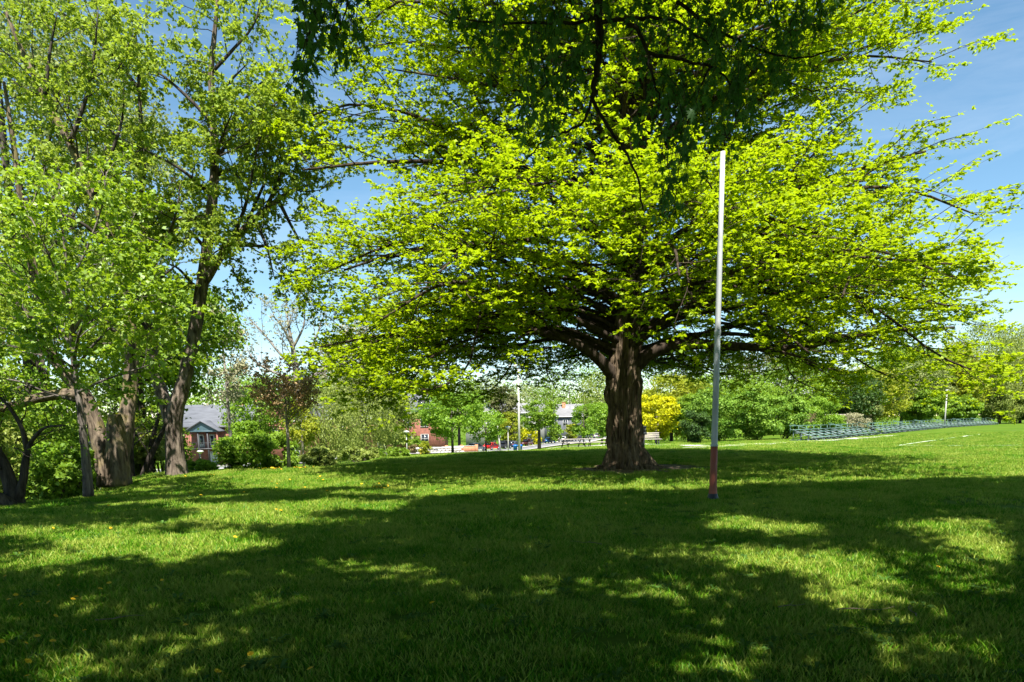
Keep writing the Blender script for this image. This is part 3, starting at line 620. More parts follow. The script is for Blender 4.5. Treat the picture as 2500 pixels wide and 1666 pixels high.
def left_trees():
    # slender young maple
    Y = 16.7; b = col_at(217, 16.9); Y = b[1]; root = empty('slender_maple', b, 'slender grey-barked maple with fresh green leaves, the thin trunk standing in front of the woods', 'tree')
    T_ = Tree(21, dict(sp1=.30, l1=1.7, a1=.75, flat1=.45, wob=.18, trop1=.04, sp2=.30, l2=.75, a2=.8, flat2=.4, trop2=.0, lpt=7))
    tr = px_path([(217, 1212, Y), (210, 1120, Y), (197, 1010, Y), (186, 930, Y), (176, 850, Y), (172, 760, Y), (164, 660, Y + .3), (150, 540, Y + .4), (142, 440, Y + .4)], b)
    ridged_trunk([(tr, [.135, .10, .085, .075, .065, .05, .035, .02, .008])], 16).obj('trunk', M['young_bark'], root, True)
    T_.branches(tr, 7.5, .05, .01, .45, 1.0)
    for pts in ([(190, 950, Y), (150, 900, Y - .4), (80, 860, Y - .8), (0, 840, Y - 1)], [(183, 900, Y), (240, 830, Y - .3), (320, 760, Y - .6), (420, 720, Y - .8)], [(176, 850, Y), (120, 760, Y + .2), (50, 680, Y + .3), (-30, 600, Y)],
                [(175, 820, Y), (230, 720, Y + .2), (290, 620, Y + .2), (330, 520, Y)], [(172, 760, Y), (130, 650, Y - .3), (90, 560, Y - .5), (40, 470, Y)], [(188, 960, Y), (250, 930, Y - .5), (340, 900, Y - .8), (400, 880, Y - 1)],
                [(190, 980, Y), (120, 960, Y - .3), (40, 930, Y - .5), (-60, 920, Y)], [(168, 700, Y), (215, 600, Y), (250, 500, Y), (260, 420, Y)], [(180, 880, Y), (200, 800, Y - 1), (260, 740, Y - 1.8)], [(180, 900, Y), (110, 850, Y - 1), (60, 800, Y - 2)]):
        T_.limb(px_path(pts, b), .04, .008, 6, .25, .9)
    v, q, tint = T_.leaves(7, .10, .095, .34, 1.0, .12, .5, .8)
    T_.wood.obj('limbs', M['young_bark'], root, True); link_mesh('crown', leaf_mesh('crown', v, q, M['young_leaf'], tint), root); print('A', len(q))
    # mature maple with fork
    b = col_at(433, 23.5); Y = b[1]; root = empty('forked_maple', b, 'tall maple forking low down, with a dark right stem and pale sunlit foot', 'tree')
    T_ = Tree(22, dict(sp1=.48, l1=2.5, a1=.85, flat1=.3, wob=.2, trop1=-.01, sp2=.36, l2=.95, a2=.9, flat2=.2, trop2=-.06, lpt=9))
    stem = px_path([(433, 1172, Y), (428, 1120, Y), (424, 1050, Y), (428, 1000, Y), (450, 930, Y), (470, 840, Y), (484, 760, Y), (497, 670, Y), (508, 590, Y), (518, 500, Y), (524, 420, Y), (522, 300, Y), (514, 180, Y), (528, 40, Y), (540, -120, Y)], b)
    stub = px_path([(422, 1035, Y), (408, 1000, Y + .1), (390, 950, Y + .2), (378, 900, Y + .3), (366, 820, Y + .5), (350, 700, Y + .6), (340, 560, Y + .6), (350, 400, Y + .6), (340, 220, Y + .5), (330, 60, Y)], b)
    side = px_path([(500, 690, Y), (530, 640, Y), (570, 585, Y), (620, 535, Y), (675, 490, Y), (715, 462, Y), (760, 450, Y)], b)
    ridged_trunk([(stem, [.38, .31, .28, .27, .23, .21, .20, .19, .16, .16, .14, .11, .09, .06, .03]), (stub, [.26, .23, .21, .18, .14, .12, .10, .08, .05, .02]), (side, [.14, .13, .12, .10, .07, .05, .02])]).obj('trunk', M['maple_bark'], root, True)
    T_.branches(stem, 17, .12, .03, .52, 1.0); T_.branches(stub, 12, .12, .03, .35, 1.0); T_.branches(side, 4.5, .1, .02, .3, .8)
    for pts in ([(522, 400, Y), (570, 330, Y), (640, 280, Y - .5), (700, 230, Y)], [(520, 300, Y), (460, 240, Y), (390, 180, Y), (300, 140, Y)], [(518, 480, Y), (450, 420, Y - .6), (380, 380, Y - 1), (300, 340, Y - 1)], [(514, 180, Y), (570, 120, Y), (620, 60, Y), (640, -20, Y)],
                [(505, 610, Y), (440, 540, Y - .5), (370, 480, Y - 1), (290, 460, Y - 1.2)], [(560, 600, Y), (620, 600, Y + .3), (680, 610, Y + .3), (720, 640, Y)], [(680, 490, Y), (705, 540, Y), (735, 600, Y), (745, 660, Y)], [(524, 430, Y), (590, 400, Y + .4), (650, 350, Y + .6), (700, 330, Y)],
                [(366, 820, Y), (300, 700, Y), (250, 560, Y), (220, 420, Y)], [(350, 700, Y), (400, 600, Y - 1), (430, 520, Y - 2), (440, 450, Y - 2)], [(515, 250, Y), (560, 200, Y - 1), (600, 160, Y - 2)], [(520, 420, Y), (540, 340, Y - 1.4), (570, 270, Y - 2.4)], [(490, 720, Y), (440, 660, Y - .8), (400, 640, Y - 1.5)],
                [(600, 555, Y), (640, 460, Y + .4), (680, 380, Y + .5), (690, 300, Y)], [(650, 510, Y), (690, 420, Y - .5), (730, 360, Y - .6)], [(560, 600, Y), (600, 500, Y - .8), (620, 400, Y - 1.2), (640, 320, Y - 1)], [(522, 380, Y), (600, 240, Y + .6), (680, 170, Y + .8)], [(620, 535, Y), (650, 600, Y - .5), (670, 680, Y - .6)],
                [(350, 420, Y), (280, 330, Y), (200, 270, Y), (120, 230, Y)], [(340, 220, Y), (270, 130, Y), (190, 60, Y), (110, 0, Y)]):
        T_.limb(px_path(pts, b), .07, .012, 6, .2, .95)
    v, q, tint = T_.leaves(9, .105, .09, .40, .9, .26, .4, .85)
    T_.wood.obj('limbs', M['dark_bark'], root, True); link_mesh('crown', leaf_mesh('crown', v, q, M['maple_leaf'], tint), root); print('C', len(q))
    # old tree with two massive stems
    b = col_at(282, 20.5); Y = b[1]; root = empty('old_maple', b, 'massive old tree with two thick mossy stems and a broken top on one of them', 'tree')
    T_ = Tree(23, dict(sp1=.5, l1=2.6, a1=.85, flat1=.3, wob=.2, trop1=.0, sp2=.38, l2=1.0, a2=.9, flat2=.2, trop2=-.03, lpt=8))
    s1 = px_path([(288, 1186, Y), (286, 1130, Y), (284, 1080, Y), (283, 1040, Y), (280, 1012, Y)], b)
    s2 = px_path([(268, 1186, Y + .2), (258, 1130, Y + .3), (244, 1070, Y + .4), (225, 1010, Y + .5), (205, 965, Y + .5), (175, 930, Y + .6), (130, 880, Y + .6), (100, 800, Y + .6), (90, 700, Y + .6), (60, 560, Y + .6), (40, 400, Y + .6), (10, 200, Y + .6)], b)
    s3 = px_path([(292, 1120, Y + .4), (305, 1040, Y + .7), (318, 960, Y + 1), (322, 860, Y + 1.2), (315, 760, Y + 1.2), (285, 640, Y + 1.2), (230, 480, Y + 1.2), (170, 350, Y + 1.2), (110, 240, Y + 1.2), (60, 140, Y + 1.2), (10, 20, Y + 1.2)], b)
    s4 = px_path([(205, 965, Y + .5), (150, 960, Y + .3), (90, 972, Y), (30, 992, Y - .2), (-40, 1010, Y - .3)], b)
    ridged_trunk([(s1, [.40, .33, .29, .27, .18]), (s2, [.36, .29, .26, .24, .22, .20, .16, .14, .12, .10, .08, .04]), (s3, [.28, .25, .22, .20, .18, .15, .13, .11, .09, .07, .04]), (s4, [.17, .15, .14, .12, .09])], 30).obj('trunk', M['old_bark'], root, True)
    T_.branches(s2, 17, .12, .04, .5, 1.0); T_.branches(s3, 17, .12, .04, .45, 1.1); T_.branches(s4, 5, .08, .04, .4, .9)
    for pts in ([(285, 640, Y + 1), (220, 560, Y + .5), (140, 520, Y), (50, 500, Y)], [(230, 480, Y + 1), (270, 380, Y + 1), (300, 280, Y + 1), (300, 160, Y + 1)], [(170, 350, Y + 1), (210, 240, Y + 1), (230, 130, Y + 1), (240, 20, Y + 1)], [(315, 760, Y + 1), (380, 690, Y + 1.4), (440, 640, Y + 1.6)],
                [(100, 800, Y), (40, 740, Y), (-40, 700, Y)], [(130, 880, Y), (70, 820, Y - .8), (0, 800, Y - 1)], [(110, 240, Y + 1), (120, 140, Y + 1), (140, 30, Y + 1)], [(322, 860, Y + 1), (270, 800, Y), (230, 740, Y)]):
        T_.limb(px_path(pts, b), .08, .012, 6, .25, 1.0)
    v, q, tint = T_.leaves(9, .105, .09, .42, .9, .22, .4, .9)
    T_.wood.obj('limbs', M['dark_bark'], root, True); link_mesh('crown', leaf_mesh('crown', v, q, M['maple_leaf'], tint), root); print('B', len(q))
    # leaning dark stems at the very edge
    b = col_at(40, 15.6); Y = b[1]; root = empty('leaning_tree', b, 'dark leaning tree with forked stems at the edge of the lawn beside the woods', 'tree')
    T_ = Tree(24, dict(sp1=.35, l1=1.5, a1=.9, flat1=.3, wob=.2, trop1=-.01, sp2=.32, l2=.6, a2=.9, flat2=.2, trop2=-.03, lpt=6))
    a1 = px_path([(38, 1236, Y), (30, 1190, Y), (8, 1130, Y), (-30, 1070, Y), (-90, 980, Y), (-150, 860, Y)], b); a2 = px_path([(40, 1225, Y), (56, 1180, Y), (62, 1120, Y), (72, 1080, Y), (110, 1040, Y - .3), (160, 1040, Y - .5)], b)
    a3 = px_path([(66, 1100, Y), (58, 1050, Y), (30, 1000, Y), (-10, 960, Y)], b); a4 = px_path([(30, 1238, Y - .2), (0, 1215, Y - .3), (-50, 1190, Y - .4)], b)
    ridged_trunk([(a1, [.20, .15, .13, .11, .08, .04]), (a2, [.13, .09, .07, .05, .03, .02]), (a3, [.06, .05, .04, .02]), (a4, [.14, .12, .08])], 18).obj('trunk', M['dark_bark'], root, True)
    T_.branches(a1, 4, .1, .05, .3, 1.2); T_.branches(a2, 3, .06, .02, .4, 1); T_.branches(a3, 2, .05, .02, .3, 1)
    v, q, tint = T_.leaves(3, .09, .06, .3, .8, .1, .5, .9)
    T_.wood.obj('limbs', M['dark_bark'], root, True); link_mesh('crown', leaf_mesh('crown', v, q, M['mid_leaf'], tint), root)
left_trees()

# ------------------------------------------------------------------ the near maple: trunk behind the camera, hanging boughs in view
def light_patch():
    L = [(500, 1250, 130, 22), (250, 1245, 150, 22), (390, 1285, 80, 12), (170, 1325, 80, 11), (230, 1382, 75, 13), (430, 1460, 90, 20), (120, 1500, 100, 17), (180, 1545, 130, 22), (370, 1530, 90, 10), (640, 1385, 48, 17), (940, 1315, 55, 14), (985, 1332, 30, 8),
         (1235, 1332, 85, 13), (1100, 1366, 45, 8), (820, 1300, 30, 6), (1530, 1368, 75, 16), (1600, 1388, 60, 10), (1820, 1292, 150, 17), (1950, 1335, 95, 26), (1930, 1372, 95, 24), (2040, 1275, 60, 8), (1780, 1215, 105, 11), (1680, 1200, 55, 12), (2180, 1208, 120, 9), (2200, 1240, 90, 8),
         (2280, 1270, 85, 14), (2200, 1305, 85, 10), (2170, 1345, 60, 9), (2270, 1352, 50, 8), (1620, 1478, 50, 18), (2000, 1447, 90, 13), (2150, 1492, 120, 14), (2290, 1470, 60, 11), (2030, 1530, 50, 14), (1600, 1552, 65, 14), (1700, 1262, 60, 8), (2120, 1400, 40, 16), (60, 1290, 60, 14), (640, 1330, 40, 8), (1480, 1510, 28, 12)]
    return np.array(L) * 1.0625
LP = light_patch()
def shade_keep(gp):
    px, py, dz = to_px(gp); inside = (dz > 0) & (px > -150) & (px < 2650) & (py < 1700)
    sc_ = np.where(LP[:, 0] > 1450, 1.38, 1.22); e = np.min(((px[:, None] - LP[:, 0]) / (LP[:, 2] * sc_ + 6)) ** 2 + ((py[:, None] - LP[:, 1]) / (LP[:, 3] * sc_ + 6)) ** 2, axis=1)
    top = np.interp(px, [0, 300, 660, 900, 1060, 1300, 1700, 1800, 2000, 2500], [1500, 1440, 1385, 1290, 1216, 1203, 1203, 1190, 1180, 1168])
    k = np.where(py < top, 0.0, 1.0)
    st = vnoise(np.stack([gp[:, 0] * .75, gp[:, 1] * 1.15, 0 * px], 1), 40); left = (px < 1000) & (py < top) & (py > 1185 + 0 * px)
    k = np.where(left, np.clip((st - .43) * 6, 0, .92), k)
    k = np.where((py >= top) & (vnoise(np.stack([gp[:, 0] * 1.9, gp[:, 1] * 2.4, 0 * px], 1), 44) > .85), .25, k)
    k = np.where(e < 1, np.clip((e - .82) * 4, 0, .15), k)
    return np.where(inside, k, 1.0), inside

LOBED = np.array([[0, -.30], [.05, 0], [.30, .03], [.16, .16], [.50, .34], [.27, .36], [.30, .52], [.09, .44], [.15, .68], [.07, .72], [0, 1.0]])
def lobed_template():
    o = LOBED.copy(); left = o[1:-1][::-1] * [-1, 1]; ring = np.vstack([o[1:], left]); z = -.10 * np.abs(ring[:, 0]) * 2 - .12 * ring[:, 1] ** 2
    v = np.column_stack([ring[:, 0], ring[:, 1], z]); c = np.array([[0, .3, .03]]); n = len(ring)
    V = np.vstack([v, c]); t = [[n, i, (i + 1) % n] for i in range(n)]
    # stalk
    V = np.vstack([V, [[-.008, -.55, .02], [.008, -.55, .02], [.010, .02, 0], [-.010, .02, 0]]]); t += [[n + 1, n + 2, n + 3], [n + 1, n + 3, n + 4]]
    return V, np.array(t)
LV, LT = lobed_template()

def near_maple():
    r = np.random.default_rng(77); b = np.array([2.4, -4.6, gz(2.4, -4.6)]); root = empty('silver_maple', b, 'near maple whose dark leafy boughs hang down into the top of the view', 'tree')
    wood = Geo()
    def W(*p): return np.array(p, float)
    g = ridged_trunk([([b - [0, 0, .2] - b, W(.05, 0, 1.5), W(.1, .3, 3.5), W(0, .8, 6), W(-.4, 1.2, 9), W(-.5, 1.5, 13)], [.62, .48, .44, .36, .24, .10])], 32)
    g.obj('trunk', M['near_bark'], root, True)
    # boughs in view (photo column, row, distance); they come from a limb that arches over the camera
    L1 = [W(.05, .3, 3.6) , W(.0, 3.2, 5.6), W(-.6, 7.2, 7.0)]
    a = P(1462, -160, 7.2) - b; a2 = P(1460, -40, 7.1) - b
    wood.tube(np.array([L1[0], W(.2, 2.5, 5.2), W(-.3, 6.5, 7.2), W(-1.1, 9.6, 7.4), a]), [.12, .10, .085, .07, .05], 9)
    def bough(pts, r0, r1, k=7):
        p = np.array([P(*q) for q in pts]) - b; n = len(p) * 4; tt = np.linspace(0, len(p) - 1, n); c = np.stack([np.interp(tt, range(len(p)), p[:, d]) for d in range(3)], 1)
        for _ in range(4): c[1:-1] = (c[:-2] + c[2:] + 2 * c[1:-1]) / 4
        c[1:-1] += r.normal(0, .006, c[1:-1].shape); wood.tube(c, np.linspace(r0, r1, n), k); return c
    D = 7.0
    B = [bough([(1462, -160, 7.2), (1460, -40, 7.1), (1462, 60, D), (1466, 120, D), (1456, 180, D), (1444, 240, D)], .05, .026),
         bough([(1444, 240, D), (1470, 290, D), (1510, 345, D), (1545, 400, D), (1562, 450, D), (1570, 515, D)], .019, .007),
         bough([(1444, 240, D), (1430, 300, D), (1380, 322, D), (1320, 350, D), (1290, 385, D)], .014, .005),
         bough([(1464, 55, D), (1520, 48, D), (1590, 40, D), (1650, 50, D), (1700, 85, D), (1750, 120, D)], .020, .008),
         bough([(1525, 50, D), (1560, 75, D), (1580, 125, D), (1592, 180, D), (1610, 245, D)], .024, .007),
         bough([(1580, 130, D), (1640, 140, D), (1700, 155, D), (1735, 162, D)], .018, .01),
         bough([(1650, 5, 7.4), (1710, 45, 7.4), (1790, 95, 7.4), (1850, 120, 7.3), (1950, 150, 7.2), (2040, 120, 7.1)], .018, .006),
         bough([(1462, 40, D), (1400, 60, D), (1300, 50, 6.8), (1200, 60, 6.7), (1110, 40, 6.6)], .018, .005),
         bough([(1458, 100, D), (1400, 150, 6.9), (1330, 200, 6.8), (1290, 270, 6.7)], .014, .004),
         bough([(1735, 162, D), (1700, 230, D), (1670, 330, D), (1655, 430, D), (1640, 540, D)], .010, .003),
         bough([(1735, 162, D), (1790, 200, D), (1800, 280, D), (1780, 350, D)], .010, .003),
         bough([(1462, -160, 7.2), (1200, -150, 6.9), (950, -110, 6.6), (830, -60, 6.4), (770, 20, 6.3), (745, 120, 6.3), (738, 200, 6.3)], .03, .003),
         bough([(840, -70, 6.4), (850, 0, 6.3), (835, 70, 6.3), (810, 110, 6.3)], .01, .003),
         bough([(1462, -160, 7.2), (1700, -90, 7.4), (1900, -60, 7.4), (2020, -20, 7.4)], .03, .008)]
    # hanging sprays: centre, half sizes in photo pixels, distance
    Z = [(770, 30, 45, 55, 6.3), (738, 120, 34, 50, 6.3), (728, 195, 22, 38, 6.3), (845, 40, 36, 60, 6.3), (805, 95, 30, 40, 6.3), (1150, 40, 50, 40, 6.7), (1210, 90, 60, 55, 6.7), (1300, 60, 90, 60, 6.8), (1330, 150, 80, 60, 6.8), (1290, 240, 50, 60, 6.7), (1318, 320, 38, 50, 6.8),
         (1400, 110, 60, 90, 6.9), (1375, 245, 45, 60, 6.9), (1500, 50, 70, 50, 7.2), (1560, 110, 40, 50, 7.2), (1600, 190, 45, 55, 7.1), (1640, 270, 55, 60, 7.0), (1650, 390, 34, 80, 7.0), (1640, 480, 24, 70, 7.0), (1700, 330, 55, 70, 7.0), (1740, 200, 75, 80, 7.0), (1800, 110, 90, 80, 7.2),
         (1860, 195, 60, 55, 7.2), (1900, 80, 70, 60, 7.2), (1965, 50, 50, 50, 7.2), (2020, 10, 30, 40, 7.2), (1770, 310, 40, 55, 7.1), (1825, 275, 40, 40, 7.1), (1935, 160, 45, 45, 7.2), (1610, 30, 70, 40, 7.3), (1700, 60, 80, 60, 7.4), (1560, 320, 25, 40, 7.2), (1640, 240, 30, 30, 6.6)]
    pos = []; tips = []; sz = []
    for cx, cy, rx, ry, dist in Z:
        n = max(5, int(rx * ry * math.pi / (820 if cx > 900 else 430)))
        for _ in range(n):
            a_ = r.random() * 6.283; q = math.sqrt(r.random()); px, py = cx + rx * q * math.cos(a_), cy + ry * q * math.sin(a_)
            s0 = P(px, py - 45, dist + r.normal(0, .35)) - b; ln = r.uniform(.18, .42); dr = norm(np.array([r.normal(0, .45), r.normal(0, .45), -1]))
            c = np.array([s0, s0 + dr * ln * .5 + r.normal(0, .015, 3), s0 + dr * ln + r.normal(0, .02, 3)]); wood.tube(c, [.004, .003, .0015], 3, False)
            for m in range(r.integers(5, 9)):
                t = r.uniform(.0, 1); pos.append(s0 + dr * ln * t); tips.append(norm(np.array([r.normal(0, .55), r.normal(0, .55), -1.0]))); sz.append(r.uniform(.06, .105))
    pos = np.array(pos); tips = np.array(tips); sz = np.array(sz); n = len(pos)
    yaw = r.random(n) * 6.283; side = np.stack([np.cos(yaw), np.sin(yaw), 0 * yaw], 1); side = norm(side - np.sum(side * tips, 1, keepdims=True) * tips); nr = np.cross(side, tips)
    pos = pos + tips * sz[:, None] * .5
    wpx, wpy, wd = to_px(pos + b); vis = (wpx > 0) & (wpx < 2500) & (wpy > 5) & (wpy < 700)
    order = np.argsort(np.where(vis, wd / sz + r.normal(0, 8, n), 1e9)); single = order[:300]; rest = order[300:]
    tn = np.clip(r.normal(.5, .28, n), 0, 1)
    V = pos[rest, None] + sz[rest, None, None] * (side[rest, None] * LV[None, :, :1] + tips[rest, None] * LV[None, :, 1:2] + nr[rest, None] * LV[None, :, 2:3])
    nv = len(LV); tri = (np.arange(len(rest))[:, None, None] * nv + LT[None]).reshape(-1, 3)
    o = link_mesh('foliage', np_mesh('foliage', V.reshape(-1, 3), [tri], M['near_leaf'], np.repeat(tn[rest], nv)), root); tag(o, None, None, None, 'stuff')
    protos = [np_mesh('leaf', LV, [LT], M['near_leaf'], np.full(nv, x)) for x in (.1, .35, .6, .85)]
    for i in single:
        o = link_mesh('leaf', protos[int(tn[i] * 3.99)], root)
        mt = Matrix(((side[i][0], tips[i][0], nr[i][0]), (side[i][1], tips[i][1], nr[i][1]), (side[i][2], tips[i][2], nr[i][2]))).to_4x4()
        o.matrix_local = Matrix.Translation(tuple(pos[i])) @ mt @ Matrix.Scale(float(sz[i]), 4)
    print('near leaves in view', n)
    # the overhead crown that throws the dappled shade
    N = 38000; xg = r.uniform(-17, 19, N); yg = r.uniform(-9, 17.5, N); zmin = np.clip((1.6 + .60 * yg) / 1.33, 6.2, 12); zz = zmin + .3 + (np.maximum(14.5 - zmin, 2)) * r.random(N) ** 1.2
    gp = np.stack([xg, yg, ground_z(xg, yg)], 1); kp, ins = shade_keep(gp); keep = r.random(N) < kp
    C = gp + np.stack([SUN[0] / SUN[2] * zz, SUN[1] / SUN[2] * zz, zz], 1)
    ctr = np.array([1.5, -2.0]); dd = np.hypot((C[:, 0] - ctr[0]) / 17, (C[:, 1] - ctr[1]) / 14)
    keep &= (dd < 1.0) | ins
    C = C[keep] - b; print('crown clumps', len(C))
    # limbs that carry it
    for i in range(26):
        tgt = C[r.integers(len(C))]; h0 = r.uniform(3.2, 9.5); s0 = np.array([0, .4 + h0 * .08, h0]); m1 = s0 * .62 + tgt * .38 + [0, 0, 1.0]; m2 = s0 * .3 + tgt * .7 + [0, 0, .7] + r.normal(0, .3, 3)
        inter = np.array([s0, m1, m2, tgt]); wp = np.array([to_px(x + b) for x in inter]); 
        if np.any((wp[:, 2] > 0) & (wp[:, 1] > -60) & (wp[:, 1] < 1600)) and tgt[1] + b[1] > 3: continue
        if tgt[0] + b[0] < -4.5: continue
        wood.tube(inter, [.09, .07, .05, .02], 7)
        for _ in range(7):
            k = np.argsort(np.sum((C - m2) ** 2, 1))[r.integers(5, 160)]; wood.tube(np.array([m2, (m2 + C[k]) / 2 + [0, 0, .3], C[k]]), [.04, .025, .008], 5, False)
    k = 17; pos = C[:, None] + r.normal(0, 1, (len(C), k, 3)) * [.21, .21, .16]; pos = pos.reshape(-1, 3); m = len(pos)
    td = r.normal(0, .6, (m, 3)); td[:, 2] -= .5; nn = r.normal(0, .6, (m, 3)); nn[:, 2] += .6
    v, q = quad_leaves(r, pos, td, nn, r.uniform(.15, .23, m), r.uniform(.14, .21, m), .1)
    link_mesh('crown', leaf_mesh('crown', v, q, M['near_leaf'], r.random(m)), root)
    wood.obj('limbs', M['near_bark'], root, True)
near_maple()


# ------------------------------------------------------------------ distant trees, bushes, hedges
def blob(name, label, cat, px, Y, top, wpx, mat, seed, n=6000, leaf=.22, cb=.25, trunk=.12, bmat='grey_bark', flat=.75, nclump=None, wood=True, group=None, dpth=1.0, sparse=1.0, lean=0, droop=0, twigs=0):
    r = np.random.default_rng(seed); b = col_at(px, Y); tp = P(px, top, Y)[2]; H = max(.5, (tp - b[2]) * 1.05); Rw = wpx / 2 / F * Y
    root = empty(name, b, label, cat, group); z0 = H * cb; cz = (z0 + H) / 2; Rz = (H - z0) / 2
    nc = nclump or int(np.clip(26 + Rw * Rz * 3.2, 30, 150)); d = norm(r.normal(0, 1, (nc, 3))); rad = .50 + .5 * r.random(nc) ** .45
    nsd = .82 + .36 * vnoise(d * 1.8 + seed, seed); C = d * rad[:, None] * nsd[:, None] * np.array([Rw * .86, Rw * .86 * dpth, Rz * .88]) + [lean, 0, cz]
    rc = min(Rw, Rz) * .30 * r.uniform(.7, 1.3, nc)
    m = n // nc; dd = norm(r.normal(0, 1, (nc, m, 3))); dd[..., 2] = np.where(r.random((nc, m)) < .6, np.abs(dd[..., 2]), dd[..., 2])
    ro = r.random((nc, m, 1)) ** .4; pos = C[:, None] + dd * ro * rc[:, None, None] * np.array([1.15, 1.15, flat]); pos[..., 2] -= droop * r.random((nc, m)) * rc[:, None] * 2
    pos = pos.reshape(-1, 3); nr = dd.reshape(-1, 3) * .9 + r.normal(0, .45, (nc * m, 3)) + [0, 0, .35]; td = r.normal(0, .6, (nc * m, 3)); td[:, 2] -= .2 + droop * 2
    k = (pos[:, 2] > .02) & (r.random(len(pos)) < sparse); pos, nr, td = pos[k], nr[k], td[k]; sc = r.uniform(.6, 1.3, len(pos))
    v, q = quad_leaves(r, pos, td, nr, leaf * sc, leaf * .8 * sc * (.5 if droop else 1)); tint = np.clip(r.normal(.5, .22, len(pos)) + (vnoise(pos * (1.6 / max(1, Rw * .5)), seed + 1) - .5) * 1.1, 0, 1)
    link_mesh('crown', leaf_mesh('crown', v, q, M[mat], tint), root)
    g = Geo(); top_ = np.array([lean * .6, 0, cz + Rz * .3])
    if trunk > 0:
        g.tube([[0, 0, -.2], [lean * .1, 0, z0 * .5 + .1], [lean * .4, 0, z0 + Rz * .5], top_], [trunk * 1.25, trunk, trunk * .7, trunk * .25], 8)
        for i in range(min(nc, 10 + twigs)):
            t = r.uniform(.35, .95); s = np.array([lean * .5 * t, 0, z0 * .8 + (top_[2] - z0 * .8) * t * .8]); e = C[i]; g.tube([s, (s + e) / 2 + [0, 0, -.06 * Rz], e], [trunk * .42, trunk * .25, trunk * .08], 5, False)
    else:
        for i in range(min(nc, 9 + twigs)):
            e = C[i]; g.tube([[e[0] * .12, e[1] * .12, -.1], [e[0] * .5, e[1] * .5, e[2] * .5], e], [.035, .025, .01], 4, False)
    if twigs:
        k = r.choice(len(pos), min(len(pos), twigs * 12), replace=False)
        for i in k:
            c = C[np.argmin(np.sum((C - pos[i]) ** 2, 1))]; g.tube([c, (c + pos[i]) / 2 + r.normal(0, .1, 3), pos[i]], [.022, .015, .006], 3, False)
    g.obj('trunk' if trunk > 0 else 'stems', M[bmat], root, True)
    return root

Bt = blob
TG = 'trees of the wood beyond the lawn'
# --- left woods
Bt('woodland_tree', 'tall pale olive tree rising behind the slender maple', 'tree', 90, 31, -60, 620, 'pale_leaf', 101, 24000, .17, .30, .3, 'dark_bark', .7, 130, sparse=.85)
Bt('woodland_tree', 'pale tall tree crown behind the forked maple', 'tree', 330, 36, 60, 420, 'pale_leaf', 102, 15000, .19, .35, .28, 'dark_bark', .7, 90)
Bt('woodland_tree', 'bright green bushy tree behind the forked maple, left of the bare tree', 'tree', 438, 36, 690, 330, 'mid_leaf', 103, 9500, .19, .44, .16, 'dark_bark')
Bt('woodland_tree', 'green tree filling the gap between the old maple and the forked maple', 'tree', 350, 33, 640, 300, 'mid_leaf', 104, 9500, .18, .38, .18, 'dark_bark')
Bt('woodland_tree', 'green tree behind the slender maple trunk', 'tree', 120, 28, 640, 420, 'mid_leaf', 105, 11000, .17, .22, .22, 'dark_bark')
Bt('woodland_tree', 'cream-green tree top beside the sky gap left of the bare tree', 'tree', 560, 48, 730, 130, 'tan_leaf', 106, 4500, .2, .3, .14, 'grey_bark', sparse=.8)
for i, (px, Y, top, wpx, mt) in enumerate(((-40, 20, 980, 260, 'willow_leaf'), (90, 24, 1010, 240, 'mid_leaf'), (150, 19.5, 1075, 120, 'fresh_leaf'), (225, 27, 1010, 200, 'mid_leaf'), (345, 29, 1040, 150, 'willow_leaf'), (385, 33, 950, 150, 'mid_leaf'), (20, 30, 900, 280, 'pale_leaf'), (250, 34, 900, 260, 'pale_leaf'), (110, 18.5, 1120, 110, 'mid_leaf'))):
    lab = ['pale green bush at the far left behind the leaning tree', 'green shrub behind the leaning stems at the wood edge', 'small bright green shrub between the leaning tree and the slender maple', 'green shrub filling the shade behind the old maple', 'pale yellowish shrub between the old maple and the forked maple', 'tall green shrub behind the fork of the forked maple',
           'pale feathery bush deep in the wood at far left', 'pale feathery bush deep in the wood behind the old maple', 'low green shrub at the foot of the slender maple'][i]
    Bt('woodland_shrub', lab, 'shrub', px, Y, top, wpx, mt, 120 + i, 5200, .13 if Y < 26 else .16, .02, 0, 'dark_bark', twigs=14)
# crooked bare stems inside the wood
g = None
for i, (px, Y, lst) in enumerate(((385, 27, [(340, 1190), (365, 1120), (395, 1060), (420, 1000)]), (365, 28, [(365, 1180), (368, 1100), (378, 1050), (390, 1010)]), (320, 26, [(322, 1180), (318, 1100), (325, 1050), (310, 1000)]), (150, 26, [(205, 1060), (170, 1045), (140, 1050), (110, 1075)]))):
    b = col_at(px, Y); root = empty('bare_stem_tree', b, ['crooked dark stem leaning right between the old maple and the forked maple', 'thin dark stem standing upright behind the leaning one', 'mossy stem close behind the old maple', 'dark crooked bough arching behind the slender maple'][i], 'tree')
    g = Geo(); pts = px_path([(x, y, Y) for x, y in lst], b); g.tube(np.vstack([pts[:1] - [0, 0, .8], pts]), [.17, .14, .12, .09, .05], 7); g.obj('trunk', M['dark_bark'], root, True)
    T_ = Tree(300 + i, dict(sp1=.5, l1=1.8, a1=.8, flat1=.2, wob=.25, trop1=.03, sp2=.5, l2=.8, a2=.8, flat2=.2, trop2=0, lpt=4)); T_.branches(pts, 5, .09, .04, .3, 1.0)
    v, q, tint = T_.leaves(2, .12, .09, .3); T_.wood.obj('limbs', M['dark_bark'], root, True); link_mesh('crown', leaf_mesh('crown', v, q, M['gold_leaf'], tint), root)
